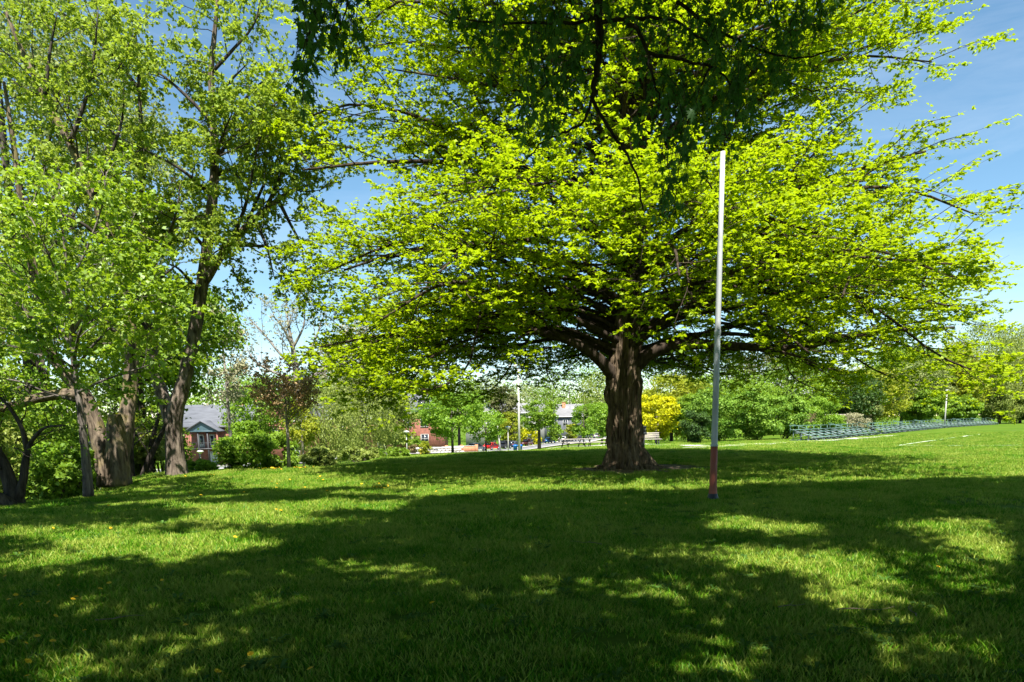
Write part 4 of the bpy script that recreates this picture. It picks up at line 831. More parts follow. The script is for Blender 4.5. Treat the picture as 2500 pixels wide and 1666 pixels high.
# --- left centre
def bare_tree():
    b = col_at(725, 62); Y = 62; root = empty('bare_tree', b, 'tall greyish tree hardly in leaf, its bare branches against the pale sky', 'tree')
    T_ = Tree(41, dict(sp1=.75, l1=3.2, a1=.7, flat1=.1, wob=.16, trop1=.05, sp2=.55, l2=1.5, a2=.6, flat2=.1, trop2=.04, lpt=5))
    g = Geo()
    st = px_path([(735, 1100, Y), (730, 980, Y), (722, 900, Y), (715, 850, Y), (705, 800, Y), (700, 760, Y)], b); g.tube(st, [.42, .34, .28, .2, .12, .05], 9); g.obj('trunk', M['grey_bark'], root, True)
    T_.branches(st, 14, .2, .05, .45, 1.0)
    for p in ([(722, 900), (680, 860), (640, 810), (610, 780)], [(722, 900), (760, 850), (780, 800), (790, 770)], [(730, 960), (790, 900), (830, 850), (850, 800)], [(715, 850), (690, 800), (660, 765)], [(715, 850), (740, 800), (745, 755)], [(726, 930), (670, 910), (620, 880), (600, 840)], [(730, 960), (760, 920), (810, 900), (860, 880)]):
        T_.limb(px_path([(x, y, Y) for x, y in p], b), .14, .03, 6, .2, 1.0)
    v, q, tint = T_.leaves(3, .17, .13, .6, .6, .1, .3, .9); T_.wood.obj('limbs', M['grey_bark'], root, True); link_mesh('crown', leaf_mesh('crown', v, q, M['tan_leaf'], tint), root)
bare_tree()
Bt('willow_tree', 'large pale feathery willow mass in front of the brick houses', 'tree', 880, 60, 905, 210, 'willow_leaf', 141, 15000, .20, .02, .3, 'dark_bark', 1.0, 120, droop=.5)
Bt('willow_tree', 'pale grey-green willow just right of the bronze sapling', 'tree', 790, 52, 930, 170, 'willow_leaf', 142, 12000, .18, .02, .25, 'dark_bark', 1.0, 100, droop=.5)
Bt('willow_tree', 'tan half-leaved tree crown above the willows, touching the lime tree', 'tree', 870, 72, 790, 190, 'tan_leaf', 143, 8000, .22, .3, .25, 'grey_bark', .9, 80, twigs=20)
Bt('broad_tree', 'dark green tree behind the bronze sapling and the brick house', 'tree', 640, 74, 925, 190, 'mid_leaf', 144, 8000, .26, .2, .25, 'dark_bark')
Bt('broad_tree', 'light green tree standing over the willow, left of the grey dormer roof', 'tree', 960, 78, 950, 120, 'willow_leaf', 145, 6500, .25, .02, .2, 'dark_bark')
Bt('bush', 'bright green rounded bush beside the brick house porch', 'bush', 597, 32, 1035, 140, 'fresh_leaf', 146, 7500, .13, .0, 0, 'dark_bark')
Bt('bush', 'deep green bush between the rounded bush and the bronze sapling', 'bush', 665, 34, 1065, 120, 'mid_leaf', 147, 6000, .14, .0, 0, 'dark_bark')
Bt('bush', 'low feathery bush at the lawn edge right of the bronze sapling', 'bush', 775, 33, 1095, 110, 'willow_leaf', 148, 5500, .12, .0, 0, 'dark_bark')
Bt('bush', 'low feathery bush at the lawn edge under the willow', 'bush', 870, 36, 1092, 120, 'willow_leaf', 149, 5500, .13, .0, 0, 'dark_bark')
Bt('bush', 'grey-green low bush where the willow meets the street', 'bush', 955, 42, 1095, 110, 'mid_leaf', 150, 4500, .15, .0, 0, 'dark_bark')
Bt('bush', 'spiky low green plant at the foot of the forked maple', 'bush', 480, 27, 1125, 80, 'fresh_leaf', 151, 3000, .12, .0, 0, 'dark_bark')
def sapling():
    b = col_at(706, 25.5); Y = b[1]; root = empty('bronze_sapling', b, 'young bronze-leaved tree with a thin pale trunk standing on the lawn edge', 'tree')
    g = Geo(); st = px_path([(706, 1150, Y), (704, 1090, Y), (701, 1040, Y), (697, 990, Y), (694, 950, Y)], b); g.tube(st, [.085, .06, .05, .035, .01], 8); g.obj('trunk', M['grey_bark'], root, True)
    T_ = Tree(51, dict(sp1=.22, l1=.9, a1=.6, flat1=.0, wob=.14, trop1=.05, sp2=.2, l2=.45, a2=.6, flat2=.0, trop2=.03, lpt=7))
    for k in range(15):
        a = k * 2.4; h = 1.6 + k * .06; T_.limb([[0, 0, h], [math.cos(a) * .5, math.sin(a) * .5, h + .45], [math.cos(a) * 1.0, math.sin(a) * 1.0, h + 1.0 + .05 * k]], .022, .006, 5, .15, .9)
    v, q, tint = T_.leaves(4, .085, .065, .24, .6, .05, .5, .9); T_.wood.obj('limbs', M['grey_bark'], root, True); link_mesh('crown', leaf_mesh('crown', v, q, M['red_leaf'], tint), root)
sapling()
Bt('bush', 'small golden bush behind the bronze sapling', 'bush', 735, 40, 985, 90, 'gold_leaf', 153, 3500, .14, .3, .06, 'grey_bark', sparse=.8)
# --- street trees
Bt('street_maple', 'round bright green street maple in front of the dormer house', 'tree', 1103, 90, 955, 180, 'fresh_leaf', 161, 11000, .27, .24, .17, 'dark_bark', .6)
Bt('street_maple', 'smaller bright green street maple between the silver and the red car', 'tree', 1185, 100, 1000, 104, 'fresh_leaf', 162, 6000, .26, .2, .13, 'dark_bark', .6)
Bt('street_maple', 'green tree rising behind the round street maple', 'tree', 1120, 120, 925, 150, 'mid_leaf', 163, 6000, .34, .3, .25, 'dark_bark', .6)
Bt('conifer', 'tall brownish conifer behind the tall light pole', 'tree', 1228, 170, 940, 82, 'conifer_leaf', 164, 7000, .45, .05, .3, 'dark_bark', .5)
Bt('golden_tree', 'yellow-green tree behind the parked dark cars, left of the light pole', 'tree', 1246, 165, 1008, 62, 'gold_leaf', 165, 4500, .38, .05, .2, 'dark_bark', .6)
Bt('golden_tree', 'low golden bush by the street right of the light pole', 'bush', 1290, 172, 1045, 60, 'yellow_leaf', 166, 2800, .36, .0, 0, 'dark_bark', .6)
def dark_street_tree():
    Bt('street_tree', 'dark-trunked street tree with a thin olive crown near the blue car', 'tree', 1316, 110, 978, 96, 'mid_leaf', 167, 6500, .28, .33, .26, 'dark_bark', .6)
dark_street_tree()
Bt('street_tree', 'light green tree in front of the grey-roofed house', 'tree', 1425, 130, 985, 62, 'fresh_leaf', 168, 5000, .3, .12, .16, 'dark_bark', .6)
Bt('street_tree', 'light green tree just left of the lime trunk', 'tree', 1470, 120, 985, 70, 'fresh_leaf', 169, 5000, .3, .15, .16, 'dark_bark', .6)
Bt('street_tree', 'small green tree below the grey-roofed house', 'tree', 1355, 175, 1035, 40, 'mid_leaf', 170, 2500, .35, .05, .1, 'dark_bark', .6)
Bt('golden_tree', 'small amber-yellow tree beside the grey-roofed house', 'tree', 1395, 180, 1030, 30, 'gold_leaf', 171, 2200, .35, .05, .1, 'dark_bark', .6)
Bt('bush', 'clipped yellow-green round bush by the stone wall', 'bush', 1035, 108, 1080, 30, 'gold_leaf', 172, 2500, .2, .0, 0, 'dark_bark')
Bt('bush', 'bright yellow-green bush above the clipped one', 'bush', 1012, 118, 1066, 34, 'fresh_leaf', 173, 2200, .25, .0, 0, 'dark_bark')
Bt('bush', 'dark maroon bush beside the clipped yellow-green bush', 'bush', 1008, 112, 1085, 24, 'rust_leaf', 174, 1600, .22, .0, 0, 'dark_bark')
for i, (px, Y, top, wpx, mt) in enumerate(((1000, 230, 915, 200, 'mid_leaf'), (1180, 250, 925, 200, 'pale_leaf'), (1300, 270, 935, 210, 'pale_leaf'), (1390, 240, 895, 210, 'mid_leaf'), (1480, 220, 905, 150, 'willow_leaf'), (900, 220, 900, 200, 'mid_leaf'), (760, 200, 920, 220, 'mid_leaf'), (560, 180, 900, 260, 'mid_leaf'), (1560, 230, 960, 170, 'mid_leaf'))):
    lab = ['distant green tree above the dormer house', 'distant pale tree behind the brown conifer', 'distant pale treetop right of the light pole', 'large distant green tree above the grey-roofed house', 'distant pale green tree beside the lime trunk', 'distant tree behind the willow', 'distant tree behind the bare tree', 'distant tree above the brick house', 'distant tree behind the yellow bush'][i]
    Bt('distant_tree', lab, 'tree', px, Y, top, wpx, mt, 180 + i, 6500, .55, .05, .4, 'dark_bark')
# --- right side
Bt('yellow_tree', 'bright yellow leafy bush just right of the lime trunk beside the bench', 'bush', 1602, 60, 958, 108, 'yellow_leaf', 201, 12000, .19, .02, .1, 'grey_bark', .7)
Bt('broad_tree', 'green tree rising behind the yellow bush', 'tree', 1640, 75, 915, 190, 'gold_leaf', 202, 12000, .24, .05, .2, 'dark_bark', .6)
Bt('yew_bush', 'small dark green rounded conifer between the yellow bush and the pole', 'bush', 1702, 56, 1008, 72, 'deep_leaf', 203, 8000, .13, .0, 0, 'dark_bark', .8)
for i, (px, Y, top, wpx, mt) in enumerate(((1760, 64, 958, 150, 'hedge_leaf'), (1850, 66, 955, 150, 'hedge_leaf'), (1915, 68, 968, 110, 'hedge_leaf'), (2000, 84, 968, 110, 'fresh_leaf'), (1680, 70, 965, 90, 'mid_leaf'))):
    lab = ['large dense blue-green bush right behind the pole', 'large dense rounded bush in the middle of the hedge', 'green bush behind the first bleachers', 'light green bush right of the russet shrub', 'green bush behind the dark rounded conifer'][i]
    Bt('hedge_bush', lab, 'bush', px, Y, top, wpx, mt, 210 + i, 15000, .19, .0, 0, 'dark_bark', .7)
def russet():
    b = col_at(1957, 74); root = empty('russet_shrub', b, 'russet brown shrub with bare pale stems behind the bleachers', 'shrub')
    T_ = Tree(61, dict(sp1=.25, l1=.8, a1=.5, flat1=0, wob=.14, trop1=.04, sp2=.2, l2=.45, a2=.5, flat2=0, trop2=.03, lpt=5))
    for k in range(16):
        a = k * 2.4; e = .5 + .9 * (k % 4) / 3; T_.limb([[0, 0, 0], [math.cos(a) * e * .5, math.sin(a) * e * .5, 1.0], [math.cos(a) * e * 1.5, math.sin(a) * e * 1.4, 2.5 - .3 * e]], .03, .006, 5, .3, .9)
    v, q, tint = T_.leaves(3, .09, .07, .2, .6, .02, .5, .9); T_.wood.obj('stems', M['grey_bark'], root, True); link_mesh('crown', leaf_mesh('crown', v, q, M['rust_leaf'], tint), root)
russet()
RT_ = ((1760, 92, 905, 240, 'mid_leaf', 'wide green tree behind the hedge above the pole'), (1930, 96, 880, 240, 'mid_leaf', 'green tree behind the hedge above the russet shrub'), (1880, 120, 850, 260, 'conifer_leaf', 'brownish wooded hill tree far behind the hedge'), (2060, 100, 905, 170, 'deep_leaf', 'dark green tree above the fence rails'), (2130, 104, 900, 170, 'gold_leaf', 'yellow-green tree with low boughs behind the middle bleachers'),
       (2230, 126, 880, 150, 'pale_leaf', 'thinly leaved grey-green tree behind the bleachers'), (2200, 140, 850, 220, 'mid_leaf', 'taller green tree further back behind the bleachers'), (2320, 138, 850, 150, 'gold_leaf', 'yellow-green tree right behind the field lamp'), (2400, 152, 782, 190, 'willow_leaf', 'tall pale willow right of the field lamp'), (2490, 158, 796, 180, 'willow_leaf', 'pale willow at the right edge of the field'),
       (2440, 150, 935, 130, 'willow_leaf', 'lower willow with dark leaning stems at the end of the bleachers'), (2580, 150, 796, 200, 'willow_leaf', 'pale willow just outside the right edge'), (2740, 150, 800, 240, 'willow_leaf', 'tall pale willow beyond the right edge of the field'), (2930, 150, 810, 260, 'mid_leaf', 'green tree far beyond the right edge of the field'), (3150, 150, 800, 280, 'willow_leaf', 'pale tree farthest beyond the right edge of the field'), (2100, 100, 965, 110, 'pale_leaf', 'low greyish tree right of the fence rails'), (2250, 122, 955, 120, 'mid_leaf', 'low green tree between the two grey trunks behind the bleachers'), (2340, 134, 965, 110, 'mid_leaf', 'low dark green tree beside the field lamp'), (2480, 152, 980, 130, 'mid_leaf', 'shady green undergrowth tree at the end of the bleachers'))
for i, (px, Y, top, wpx, mt, lab) in enumerate(RT_):
    Bt('field_tree', lab, 'tree', px, Y, top, wpx, mt, 230 + i, 10500 if Y < 130 else 17000, .30 if Y < 110 else .36 if Y < 130 else .44, .10 if i != 9 else .05, .3, 'dark_bark' if mt != 'pale_leaf' else 'grey_bark', .6, droop=.35 if 'willow' in mt else 0)
Bt('bush', 'low tan-green bush behind the second bleachers', 'bush', 2085, 90, 1010, 80, 'tan_leaf', 260, 4500, .16, .0, 0, 'grey_bark', twigs=10)
Bt('bush', 'small bright green bush behind the gap of the first two bleachers', 'bush', 2040, 84, 1025, 60, 'fresh_leaf', 261, 3500, .16, .0, 0, 'dark_bark')


# ------------------------------------------------------------------ undergrowth masses at the back
def thicket(name, label, pts, height, depth, n, leaf, mat, seed):
    r = np.random.default_rng(seed); pts = np.array(pts, float); t = r.random(n) * (len(pts) - 1); x = np.interp(t, range(len(pts)), pts[:, 0]); y = np.interp(t, range(len(pts)), pts[:, 1])
    h = np.interp(t, range(len(pts)), height); hump = .55 + .75 * vnoise(np.stack([t * 5, 0 * t, 0 * t], 1), seed); u = r.random(n) ** .7
    x = x + r.normal(0, 1, n) * depth * .4; y = y + r.uniform(-.5, .5, n) * depth; z = ground_z(x, y) + h * hump * u
    pos = np.stack([x, y, z], 1); nr = r.normal(0, .6, (n, 3)) + [0, -.5, .5]; td = r.normal(0, .6, (n, 3))
    v, q = quad_leaves(r, pos, td, nr, leaf * r.uniform(.6, 1.3, n), leaf * .8 * r.uniform(.6, 1.2, n)); tint = np.clip(vnoise(pos * .5, seed) * 1.2 - .1 + r.normal(0, .15, n), 0, 1)
    tag(link_mesh(name, leaf_mesh(name, v, q, M[mat], tint)), label, 'undergrowth', None, 'stuff')
thicket('undergrowth', 'dark tangled undergrowth at the back of the field trees', [(22, 104), (46, 122), (74, 150), (112, 176), (190, 190), (260, 170)], [5, 5, 6.5, 8, 8, 8], 7, 26000, .42, 'mid_leaf', 401)
thicket('undergrowth', 'shady green thicket closing the gaps behind the hedge bushes', [(13, 84), (26, 88), (36, 96), (46, 108)], [5, 5, 5.5, 5], 5, 16000, .32, 'mid_leaf', 404)
thicket('undergrowth', 'green thicket at the back of the left-hand wood', [(-60, 34), (-44, 40), (-36, 46), (-33, 52)], [7, 7, 6, 5], 7, 26000, .26, 'mid_leaf', 402)
thicket('undergrowth', 'far belt of trees beyond the street', [(-130, 170), (-70, 200), (0, 300), (60, 330), (110, 260)], [16, 19, 27, 27, 16], 20, 26000, .9, 'mid_leaf', 403)

# ------------------------------------------------------------------ lamp pole with red foot
M['galv'] = pbr('galv', (.38, .40, .41), .6, .2, .3, 3, None, .15, 40, (1, 1, .25))
M['red_paint'] = pbr('red_paint', (.25, .06, .03), .55, 0, .35, 2.5, None, .2, 30, (1, 1, .4))
M['steel'] = pbr('steel', (.36, .38, .38), .5, .5, .15, 5)
M['dark_metal'] = pbr('dark_metal', (.035, .037, .04), .5, .3, .25, 8)
M['lamp_grey'] = pbr('lamp_grey', (.5, .5, .48), .5, .2, .1, 8)
M['lens'] = pbr('lens', (.6, .6, .55), .2, 0, .05, 4)
def near_pole():
    b = G(1740, 1221); root = empty('lamp_pole', b, 'tall grey galvanised pole with a red painted foot standing right of the lime tree', 'pole')
    top = 6.55
    g = Geo(); g.lathe([[.12, -.1], [.11, .02], [.088, .10], [.078, .22], [.073, .30], [.070, .6], [.068, 1.08], [.0, 1.08]], 24); g.obj('painted_foot', M['red_paint'], root, True)
    g = Geo(); g.lathe([[.064, 1.05], [.063, 1.1], [.058, 2.5], [.055, 3.6], [.049, 5.0], [.044, top], [0, top]], 24); g.obj('shaft', M['galv'], root, True)
    g = Geo(); g.lathe([[.125, -.05], [.123, .03], [.105, .06], [.094, .12], [.086, .13]], 14); g.obj('base_shoe', M['dark_metal'], root, True)
    g = Geo(); g.lathe([[.071, 1.07], [.076, 1.08], [.076, 1.105], [.064, 1.115]], 24); g.obj('collar', M['galv'], root, True)
    g = Geo(); g.lathe([[.057, 3.22], [.064, 3.24], [.064, 3.30], [.057, 3.32]], 24); g.obj('band', M['galv'], root, True)
near_pole()

def light_pole(name, label, px, basey, topy, Y, r0, style, lean=0):
    b = col_at(px, Y); bb = P(px, basey, Y); b = np.array([bb[0], Y, gz(bb[0], Y)]); H = P(px, topy, Y)[2] - b[2]; root = empty(name, b, label, 'pole' if style == 'utility' else 'lamp post')
    g = Geo(); g.tube([[0, 0, -.2], [lean * .5, 0, H * .5], [lean, 0, H]], [r0, r0 * .85, r0 * .6], 10); g.obj('shaft', M['concrete'] if style != 'thin' else M['galv'], root, True)
    if style == 'globe' or style == 'thin':
        g = Geo(); g.lathe([[0, -.1], [.10, -.08], [.16, .02], [.34, .10], [.36, .14], [.22, .24], [0, .28]], 14, (lean, 0, H)); g.obj('lamp_head', M['lamp_grey'], root, True)
    if style == 'lantern':
        g = Geo(); g.lathe([[.10, 0], [.15, .28], [.17, .30], [.17, .33], [0, .36]], 12, (lean, 0, H)); g.obj('lantern', M['lamp_grey'], root, True)
        g = Geo(); g.lathe([[.19, .33], [.20, .36], [.10, .42], [0, .43]], 12, (lean, 0, H)); g.obj('lamp_shade', M['dark_metal'], root, True)
    if style == 'flood':
        g = Geo(); g.bar((lean - 1.2, 0, H), (lean + 1.2, 0, H), .09, .09); g.obj('cross_arm', M['galv'], root)
        for x in (-1.0, -.35, .35, 1.0):
            g = Geo(); g.box((lean + x, -.15, H + .25), (.38, .3, .38)); g.obj('floodlight', M['lamp_grey'], root)
    if style == 'utility':
        g = Geo(); g.bar((lean - .9, 0, H - .8), (lean + .9, 0, H - .8), .12, .12); g.obj('cross_arm', M['dark_metal'], root)
        g = Geo(); g.lathe([[0, 0], [.22, .02], [.24, .7], [0, .75]], 10, (lean + .4, 0, H - 2.2)); g.obj('transformer', M['lamp_grey'], root, True)
light_pole('light_pole', 'tall pale light pole standing by the blue bins', 1268, 1101, 900, 84, .15, 'flood')
light_pole('lamp_post', 'slim pale lamp post just left of the tall light pole', 1241, 1101, 1046, 88, .07, 'globe')
light_pole('utility_pole', 'pale leaning utility pole beside the red car', 1222, 1096, 1040, 128, .17, 'utility', -.5)
light_pole('field_lamp', 'slim lamp post rising behind the far bleachers', 2305, 1046, 956, 108, .12, 'globe')
light_pole('path_lamp', 'thin grey lamp post with a small lantern beside the old maple', 245, 1186, 1108, 21.5, .028, 'lantern')
light_pole('lamp_post', 'thin pale post in front of the willow and the dormer house', 994, 1110, 1058, 72, .06, 'globe')
light_pole('garden_lamp', 'small post with a flat white shade in front of the brick porch', 492, 1140, 1106, 70, .03, 'globe')

# ------------------------------------------------------------------ street furniture
M['bin_blue'] = pbr('bin_blue', (.01, .13, .50), .4, 0, .12, 4)
M['hydrant_yellow'] = pbr('hydrant_yellow', (.70, .48, .02), .45, 0, .12, 8)
M['wood_grey'] = pbr('wood_grey', (.36, .32, .27), .8, 0, .25, 5, None, .3, 40, (.3, 3, 3))
M['bleacher_green'] = pbr('bleacher_green', (.10, .19, .15), .55, .1, .22, 2)
M['bleacher_frame'] = pbr('bleacher_frame', (.17, .22, .22), .55, .3, .22, 3)
M['black_plastic'] = pbr('black_plastic', (.03, .032, .036), .4, 0, .2, 6)
def blue_bin(px, py, lab):
    b = G(px, py); root = empty('recycling_bin', b, lab, 'bin', 'blue bins by the light pole')
    g = Geo(); g.lathe([[.0, 0], [.30, 0], [.38, .9], [.42, .98], [.40, 1.0]], 14); g.obj('body', M['bin_blue'], root, True)
    g = Geo(); g.lathe([[.44, .96], [.45, 1.03], [.30, 1.15], [0, 1.2]], 14); g.obj('lid', M['bin_blue'], root, True)
blue_bin(1258, 1102.5, 'blue bin with a domed lid, left of the tall light pole'); blue_bin(1270, 1102, 'second blue bin, partly behind the foot of the tall light pole')
def waste_bin():
    b = col_at(1562, 40); root = empty('park_waste_bin', b, 'dark grey hooded waste bin half hidden behind the lime trunk', 'bin')
    g = Geo(); g.box((0, 0, .42), (.50, .55, .72)); g.obj('body', M['black_plastic'], root)
    g = Geo(); g.box((0, 0, .86), (.72, .62, .16)); g.obj('rim', M['dark_metal'], root)
    for x in (-.28, .28):
        g = Geo(); g.box((x, 0, 1.06), (.06, .5, .26)); g.obj('hood_side', M['dark_metal'], root)
    g = Geo(); g.box((0, 0, 1.23), (.66, .56, .08)); g.obj('hood', M['dark_metal'], root)
    for x in (-.18, .18):
        g = Geo(); g.box((x, 0, .02), (.08, .5, .10)); g.obj('leg', M['black_plastic'], root)
waste_bin()
def bench():
    b = col_at(1582, 50); root = empty('park_bench', b, 'weathered wooden bench on a concrete pad beside the yellow bush', 'bench', rz=.15)
    for k in range(4): g = Geo(); g.box((0, -.28 + k * .13, .45), (1.9, .11, .045)); g.obj('seat_slat', M['wood_grey'], root)
    for k in range(3): g = Geo(); g.box((0, .24 + k * .03, .58 + k * .14), (1.9, .04, .11)); g.obj('back_slat', M['wood_grey'], root)
    for x in (-.75, .75):
        g = Geo(); g.bar((x, -.28, 0), (x, -.2, .42), .07, .07); g.bar((x, .2, 0), (x, .2, .42), .07, .07); g.bar((x, -.3, .41), (x, .25, .41), .07, .05); g.bar((x, .2, .4), (x, .33, .92), .06, .05); g.obj('support', M['dark_metal'], root)
    g = Geo(); g.box((.15, 0, .0), (3.0, 1.7, .08)); g.obj('pad', M['concrete'], root)
bench()
def picnic(px, py, Y, rz, lab):
    b = col_at(px, Y); root = empty('picnic_table', b, lab, 'picnic table', 'picnic tables on the far lawn', rz)
    for k in range(5): g = Geo(); g.box((0, -.30 + k * .15, .75), (2.3, .135, .05)); g.obj('table_plank', M['wood_grey'], root)
    for s in (-1, 1):
        for k in range(2): g = Geo(); g.box((0, s * (.66 + k * .15), .45), (2.3, .135, .045)); g.obj('seat_plank', M['wood_grey'], root)
    for x in (-.8, .8):
        g = Geo(); g.bar((x, -.75, 0), (x, -.25, .72), .07, .08); g.bar((x, .75, 0), (x, .25, .72), .07, .08); g.bar((x + .05, -.82, .41), (x + .05, .82, .41), .05, .08); g.bar((x + .05, -.35, .70), (x + .05, .35, .70), .05, .06); g.obj('frame', M['dark_metal'], root)
picnic(1400, 1097, 60, .35, 'dark-legged picnic table on the lawn left of the other, nearer the blue bins'); picnic(1460, 1094, 66, 0.0, 'picnic table nearest the lime trunk')
def hydrant():
    b = col_at(1025, 92); root = empty('fire_hydrant', b, 'small yellow fire hydrant beside the pavement under the willow edge', 'hydrant')
    g = Geo(); g.lathe([[.22, 0], [.22, .06], [.15, .08], [.14, .55], [.18, .57], [.18, .63], [.14, .70], [.05, .80], [.04, .86], [0, .87]], 12); g.obj('barrel', M['hydrant_yellow'], root, True)
    for s in (-1, 1): g = Geo(); g.tube([[s * .1, 0, .46], [s * .26, 0, .46]], [.08, .08], 8); g.obj('nozzle', M['hydrant_yellow'], root)
hydrant()

def bleachers():
    # first one built part by part, the others copied
    L = 12.2; root = empty('bleacher', (0, 0, 0), 'x', 'bleacher')
    rows = [(.0, .28), (.60, .48), (1.20, .68), (1.80, .88)]
    for i, (dy, h) in enumerate(rows):
        g = Geo(); g.box((L / 2, dy, h), (L, .26, .05)); g.obj('seat_board', M['bleacher_green'], root)
        if i: g = Geo(); g.box((L / 2, dy - .30, h - .26), (L, .22, .04)); g.obj('foot_board', M['bleacher_frame'], root)
    for k in range(6):
        x = .25 + k * (L - .5) / 5; g = Geo()
        g.bar((x, -.1, .03), (x, 2.1, .03), .07, .06)
        for dy, h in rows: g.bar((x, dy, .03), (x, dy, h - .03), .06, .06)
        g.bar((x, -.1, .24), (x, 2.0, .9), .07, .07); g.bar((x, 1.95, .05), (x, .7, .5), .04, .04); g.obj('frame', M['bleacher_frame'], root)
    for k in range(6):
        x = .25 + k * (L - .5) / 5; g = Geo(); g.bar((x, 2.06, .6), (x, 2.06, 1.22), .045, .045); g.obj('rail_post', M['bleacher_green'], root)
    g = Geo(); g.bar((0, 2.06, 1.22), (L, 2.06, 1.22), .05, .05); g.obj('top_rail', M['bleacher_green'], root)
    g = Geo(); g.bar((0, 2.06, 1.2), (L, 2.06, 1.2), .03, .03); g.obj('mid_rail', M['bleacher_green'], root)
    for x in (.12, L - .12): g = Geo(); g.bar((x, 2.06, 1.4), (x, .6, .95), .04, .04); g.obj('end_rail', M['bleacher_green'], root)
    labs = ['nearest green bleacher, standing in front of the russet shrub', 'second green bleacher, ending at a gap in the row', 'third green bleacher, first one past the gap', 'fourth green bleacher, under the yellow-green tree', 'fifth green bleacher, left of the field lamp', 'green bleacher directly around the foot of the field lamp', 'last but one green bleacher, right of the field lamp', 'farthest green bleacher, at the end of the row by the willows']
    A = np.array([22.7, 56.0]); pl = [np.array([24.8, 56.]), np.array([41.5, 77.]), np.array([68.5, 108.]), np.array([99, 138.])]
    seg = np.cumsum([0] + [np.linalg.norm(pl[i + 1] - pl[i]) for i in range(3)]); fx = lambda s: np.array([np.interp(s, seg, [p[0] for p in pl]), np.interp(s, seg, [p[1] for p in pl])])
    s = 0
    for i, lb in enumerate(labs):
        p, p2 = fx(s), fx(s + L); d = p2 - p; rz = math.atan2(d[1], d[0]); z0, z1 = gz(*p), gz(*p2)
        if i == 0: o = root
        else:
            o = root.copy(); COL.objects.link(o)
            for ch in root.children: c = ch.copy(); COL.objects.link(c); c.parent = o
        o.location = (p[0], p[1], z0 + .02); o.rotation_euler = (0, -math.atan2(z1 - z0, L), rz); o['label'] = lb; o['group'] = 'green bleachers along the sports field'
        s += L + (.5 if i != 1 else 4.0)
bleachers()
def rail_fence():
    b = P(2054, 1024, 92); b[2] = gz(b[0], b[1]); root = empty('rail_fence', b, 'short piece of grey wooden rail fence among the trees behind the bleachers', 'fence'); z = P(2054, 1024, 92)[2] - b[2]
    for x in (-2.2, -.7, .8, 2.2): g = Geo(); g.bar((x, 0, 0), (x, 0, z + .75), .14, .14); g.obj('post', M['wood_grey'], root)
    for h in (.0, .3, .6): g = Geo(); g.bar((-2.3, -.1, z + h), (2.3, -.1, z + h), .05, .12); g.obj('rail', M['wood_grey'], root)
rail_fence()

# ------------------------------------------------------------------ houses
M['brick'] = pbr('brick', (.22, .085, .058), .9, 0, .3, 2.2, None, .3, 20)
M['brick_orange'] = pbr('brick_orange', (.42, .18, .09), .9, 0, .22, 2.2, None, .3, 20)
M['slate'] = pbr('slate', (.10, .105, .12), .8, 0, .22, 1.2, None, .5, 14, (.5, .5, 4))
M['roof_grey'] = pbr('roof_grey', (.17, .168, .172), .85, 0, .2, 1.5, None, .5, 14, (.5, .5, 4))
M['trim'] = pbr('trim', (.55, .55, .52), .6, 0, .06, 3)
M['blue_trim'] = pbr('blue_trim', (.045, .085, .10), .6, 0, .15, 3)
M['dark_wall'] = pbr('dark_wall', (.09, .095, .11), .85, 0, .2, 2)
M['stucco'] = pbr('stucco', (.26, .255, .24), .9, 0, .1, 2)
M['house_glass'] = pbr('house_glass', (.03, .035, .045), .08, 0, .3, .8)
M['dark_paint'] = pbr('dark_paint', (.03, .03, .032), .6, 0, .2, 3)
M['stone'] = pbr('stone', (.46, .44, .40), .9, 0, .25, 3, None, .6, 10)
def gable(g, x0, x1, y0, y1, z0, z1, over=.4, axis='x', th=.18):
    """two roof slabs with ridge along axis"""
    if axis == 'x':
        ym = (y0 + y1) / 2
        for ya, s in ((y0 - over, 1), (y1 + over, -1)):
            g.add([[x0 - over, ya, z0], [x1 + over, ya, z0], [x1 + over, ym, z1], [x0 - over, ym, z1], [x0 - over, ya, z0 + th], [x1 + over, ya, z0 + th], [x1 + over, ym, z1 + th], [x0 - over, ym, z1 + th]], [[0, 3, 2, 1], [4, 5, 6, 7], [0, 1, 5, 4], [1, 2, 6, 5], [3, 0, 4, 7]])
    else:
        xm = (x0 + x1) / 2
        for xa in (x0 - over, x1 + over):
            g.add([[xa, y0 - over, z0], [xa, y1 + over, z0], [xm, y1 + over, z1], [xm, y0 - over, z1], [xa, y0 - over, z0 + th], [xa, y1 + over, z0 + th], [xm, y1 + over, z1 + th], [xm, y0 - over, z1 + th]], [[0, 3, 2, 1], [4, 5, 6, 7], [0, 1, 5, 4], [1, 2, 6, 5], [3, 0, 4, 7]])
